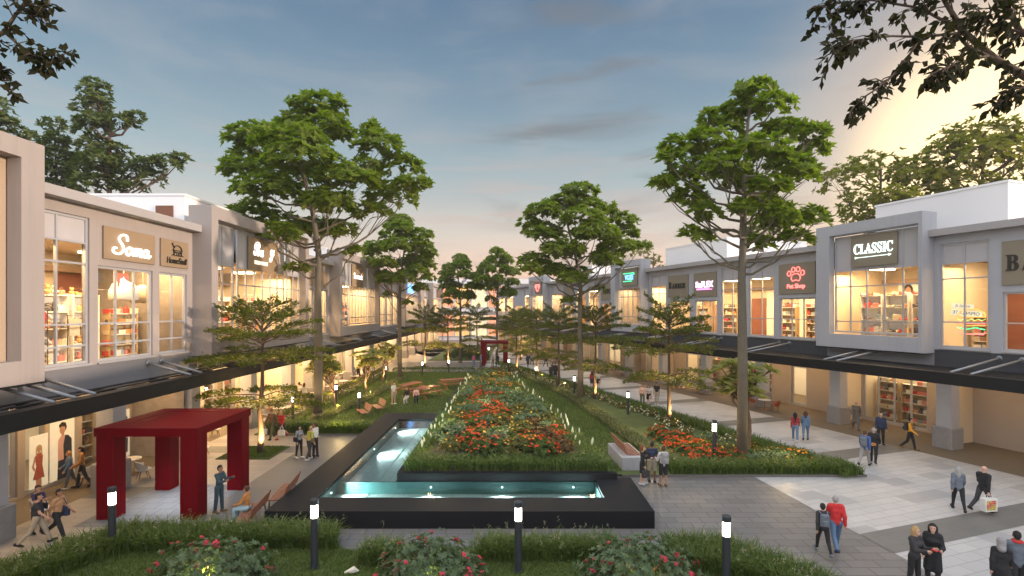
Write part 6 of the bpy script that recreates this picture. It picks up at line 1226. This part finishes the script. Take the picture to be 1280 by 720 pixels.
q = person('person in a grey jacket with a red scarf cut by the frame corner', *PX(1272, 748), 150, 'walk2', 'slate', 'black', 'blackhair', 1, 1.78, 'jacket'); o = MB(); nk = q['neck']; o.tube([(math.cos(a)*.088, math.sin(a)*.088, .0) for a in np.linspace(0, 6.283, 13)], .035, 7, False); o = o.build('scarf', W_('red'), None, True); o.matrix_world = q['M'] @ Matrix.Translation(tuple(nk+[0, 0, .01])); tag(o, 'red scarf round the neck of the grey jacket walker', 'scarf')

person('person in a cream dress at a table on the bright terrace', -16.6, 37.2, 90, 'stand', 'white', 'white', 'brownhair', 0, 1.66, 'dress', 'none', 'long', 'beige', **f_)
person('person in a rust top seated at a table of the bright terrace', -17.6, 42.4, 90, 'sit', 'orange', 'denim', 'blackhair', 0, 1.7, 'shirt')
person('person in a dark suit strolling far along the bright terrace', -15.8, 55, 170, 'walk', 'charcoal', 'charcoal', 'blackhair', 0, 1.78, 'jacket', res=.035)
person('person in a white shirt strolling far along the bright terrace', -15.2, 55.3, 170, 'walk2', 'white', 'navy', 'brownhair', 0, 1.7, 'shirt', res=.035)
person('person in a pale coat strolling far down the grey shop fronts', *UVP(62, 27), 150, 'walk', 'beige', 'charcoal', 'brownhair', 0, 1.72, 'coat', res=.035, **f_)
person('person in dark clothes strolling far down the grey shop fronts', *UVP(62.3, 26.2), 150, 'walk2', 'charcoal', 'black', 'blackhair', 0, 1.8, 'jacket', res=.035)
# ------------------------------------------------------------------ light, sky, camera
SUN_EL, SUN_AZ = 8.5, 100.                # elevation and azimuth (clockwise from +y) of the sun
S = Vector((math.sin(R(SUN_AZ))*math.cos(R(SUN_EL)), math.cos(R(SUN_AZ))*math.cos(R(SUN_EL)), math.sin(R(SUN_EL))))
def lamp(kind, name, loc, energy, col, **k):
    l = bpy.data.lights.new(name, kind); l.energy = energy; l.color = col
    for a, v in k.items(): setattr(l, a, v)
    o = bpy.data.objects.new(name, l); COL.objects.link(o); o.location = loc; return o
o = lamp('SUN', 'sun', (60, -10, 40), 2.0, (1., .78, .62), angle=R(1.)); o.rotation_euler = S.to_track_quat('Z', 'Y').to_euler()
WARM = (1., .64, .31)
for kind, p, M, L, wd, lit in LAMPS:
    e = {'room': 62*L, 'shop': 30*L, 'arcade': (8 if p.x > 0 else 13 if p.y < 30 else 46)*L}[kind]*lit
    a = lamp('AREA', kind+'_light', p, e, WARM if kind != 'shop' else (1., .72, .42), shape='RECTANGLE', size=wd, size_y=L)
    a.rotation_euler = M.to_euler()
for x, y, z, dx, dy in PL:
    a = lamp('SPOT', 'pool_light', (x, y, z), 480, (.80, 1., .98), spot_size=R(150), spot_blend=1., shadow_soft_size=.06); a.rotation_euler = (-Vector((dx, dy, -.12))).to_track_quat('Z', 'Y').to_euler()
lamp('SPOT', 'gate_light', (-13.05, 20, 3.02), 380, (.93, .96, 1.), spot_size=R(100), spot_blend=.9, shadow_soft_size=.15)
lamp('SPOT', 'gate_light', (-2.4, 70.5, 3.0), 260, (.93, .96, 1.), spot_size=R(100), spot_blend=.9, shadow_soft_size=.15)
def up(x, y, e, z=.2, tgt=(0, 0, 1), sz=70, col=(1., .62, .26), r=.06):
    a = lamp('SPOT', 'tree_uplight', (x, y, z), e, col, spot_size=R(sz), spot_blend=.8, shadow_soft_size=r); a.rotation_euler = (-Vector(tgt)).to_track_quat('Z', 'Y').to_euler()
for x, y in [(-13.2, 26.7), (10.3, 33.4)]+[(t[0], t[1]) for t in TIER]: up(x+.45, y-.5, 1500, .2, (-.12, .14, 1), 95)
for x, y in ((12., 25.9), (-13.4, 38.5), (-12.9, 45.), (-13.2, 52), (-14.6, 41.8)): up(x+.5, y-.6, 800, .25, (-.15, .18, 1), 100)
for x, y in ((11.25, 24.9), (-13.3, 34.9), (5.55, 41.5), (-12.1, 55)): up(x+.3, y-1.3, 160, .35, (-.06, .22, 1), 55, (1., .74, .45))
for x, y in ((-8.4, 13.9), (-2.3, 13.8), (3.6, 13.9)): lamp('POINT', 'shrub_light', (x, y, .35), 45, (1., .74, .30), shadow_soft_size=.05)
for x, y in ((-3.2, 24), (-.5, 23.4), (1.9, 24.5), (-1.5, 29), (.4, 33), (-1.8, 36), (-2.6, 43), (-.6, 43)): lamp('POINT', 'bed_light', (x, y, 3.), 40, (1., .72, .38), shadow_soft_size=.1)
for x, y in ((7.2, 26), (7.6, 31), (6, 37), (4.4, 46), (2.4, 54), (9.6, 26.4), (13, 24.3)): lamp('POINT', 'bed_light', (x, y, 1.4), 34, (1., .72, .34), shadow_soft_size=.1)
for x, y in ((-12.4, 36), (-11.7, 43), (-11.4, 50), (-14.7, 35), (-14.7, 41), (-14.7, 48), (-7.4, 46.5), (-10.5, 31), (-2., 55)): lamp('POINT', 'lawn_light', (x, y, 1.2), 60, (1., .68, .28), shadow_soft_size=.1)
for y in (23, 26.5, 30.5, 35, 40, 45): lamp('POINT', 'edging_light', (-3.7, y, 1.9), 14, (1., .74, .38), shadow_soft_size=.1); lamp('POINT', 'edging_light', (3.9-(y-21)*.13, y, 1.9), 14, (1., .74, .38), shadow_soft_size=.1)
w = bpy.data.worlds.new('World'); scn.world = w; w.use_nodes = True; nt = w.node_tree; bg = nt.nodes['Background']
sky = NN(nt, 'ShaderNodeTexSky', sky_type='NISHITA', sun_disc=False, sun_elevation=R(SUN_EL), sun_rotation=R(SUN_AZ), altitude=50., air_density=1.2, dust_density=1.5, ozone_density=1.6)
tc = NN(nt, 'ShaderNodeTexCoord').outputs['Generated']; sp = NN(nt, 'ShaderNodeSeparateXYZ'); nt.links.new(tc, sp.inputs[0]); Z = sp.outputs[2]
# evening sky: blue higher up, unseen zenith and rear brightened as added fill light, peach at the horizon, a yellow glow to the right of the street, streaks of cloud
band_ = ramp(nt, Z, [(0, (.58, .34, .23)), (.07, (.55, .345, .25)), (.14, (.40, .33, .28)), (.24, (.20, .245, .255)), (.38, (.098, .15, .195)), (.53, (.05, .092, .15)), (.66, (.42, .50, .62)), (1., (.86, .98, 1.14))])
def dirw(az, el, lo, hi):
    v = NN(nt, 'ShaderNodeVectorMath', operation='DOT_PRODUCT'); nt.links.new(tc, v.inputs[0]); v.inputs[1].default_value = (math.sin(R(az))*math.cos(R(el)), math.cos(R(az))*math.cos(R(el)), math.sin(R(el)))
    mr = NN(nt, 'ShaderNodeMapRange', interpolation_type='SMOOTHERSTEP'); mr.inputs[1].default_value = lo; mr.inputs[2].default_value = hi; nt.links.new(v.outputs['Value'], mr.inputs[0]); return mr.outputs[0]
def cloud(scale, st, lo, hi, det=6):
    mp = NN(nt, 'ShaderNodeMapping'); mp.inputs['Scale'].default_value = st; mp.inputs['Rotation'].default_value = (0, R(-8), 0); nt.links.new(tc, mp.inputs[0]); n = NN(nt, 'ShaderNodeTexNoise'); n.inputs['Scale'].default_value = scale; n.inputs['Detail'].default_value = det; n.inputs['Roughness'].default_value = .55
    if hasattr(n, 'normalize'): n.normalize = True
    n.inputs['Distortion'].default_value = .6; nt.links.new(mp.outputs[0], n.inputs['Vector']); mr = NN(nt, 'ShaderNodeMapRange', interpolation_type='SMOOTHSTEP'); mr.inputs[1].default_value = lo; mr.inputs[2].default_value = hi; nt.links.new(n.outputs['Fac'], mr.inputs[0]); return mr.outputs[0]
c = mixrgb(nt, mth(nt, 'MULTIPLY', cloud(2.2, (1, 1, 3.2), .42, .70), .38), band_, (.24, .235, .235))
c = mixrgb(nt, mth(nt, 'MULTIPLY', cloud(3.1, (1, 1, 5.5), .50, .72), mth(nt, 'MULTIPLY', dirw(17, 20, .90, .99), .75)), c, (.10, .098, .10))
low = NN(nt, 'ShaderNodeMapRange'); low.inputs[1].default_value = .36; low.inputs[2].default_value = .10; nt.links.new(Z, low.inputs[0])
c = mixrgb(nt, mth(nt, 'MULTIPLY', cloud(3.4, (1, 1, 9), .48, .66), mth(nt, 'MULTIPLY', low.outputs[0], .6)), c, (.34, .235, .20))
c = mixrgb(nt, mth(nt, 'MULTIPLY', dirw(54, 5, .80, 1.), .75), c, (.50, .34, .22)); c = mixrgb(nt, mth(nt, 'MULTIPLY', dirw(46, 11, .965, 1.), 1.), c, (1.05, .76, .40))
c = mixrgb(nt, mth(nt, 'MULTIPLY', dirw(190, 25, -.1, .8), .85), c, (1.05, 1.05, 1.1))  # added fill: unseen sky behind the camera made bright to light the scene
sc_ = mixrgb(nt, 1., sky.outputs[0], (.07, .07, .07), 'MULTIPLY')
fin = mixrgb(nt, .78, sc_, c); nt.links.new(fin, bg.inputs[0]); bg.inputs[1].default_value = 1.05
cd = bpy.data.cameras.new('camera'); cam = bpy.data.objects.new('camera', cd); COL.objects.link(cam); cam.location = (0, 0, H); cam.rotation_euler = (R(90), 0, 0)
cd.sensor_width = 36; cd.lens = 36*F/1280; cd.shift_y = (HY-360)/1280; cd.clip_end = 3000; cd.clip_start = .1; scn.camera = cam
vs = scn.view_settings; vs.view_transform = 'Standard'; vs.look = 'None'; vs.exposure = 1.15; vs.gamma = 1.; vs.use_curve_mapping = False
cy = scn.cycles; cy.use_denoising = True; cy.max_bounces = 6; cy.transparent_max_bounces = 24; cy.diffuse_bounces = 3; cy.glossy_bounces = 3; cy.sample_clamp_indirect = 4.; cy.caustics_reflective = False; cy.caustics_refractive = False
hm = bpy.data.materials.new('evening_haze'); hm.use_nodes = True; hn = hm.node_tree; hn.nodes.clear()
ho = hn.nodes.new('ShaderNodeOutputMaterial'); hv = hn.nodes.new('ShaderNodeVolumePrincipled'); hv.inputs['Color'].default_value = (.86, .84, .84, 1); hv.inputs['Density'].default_value = .00045; hv.inputs['Anisotropy'].default_value = .2
hn.links.new(hv.outputs[0], ho.inputs['Volume']); struct(MB().box(-120, 120, -60, 470, -1, 42).build('haze', hm), 'stuff')
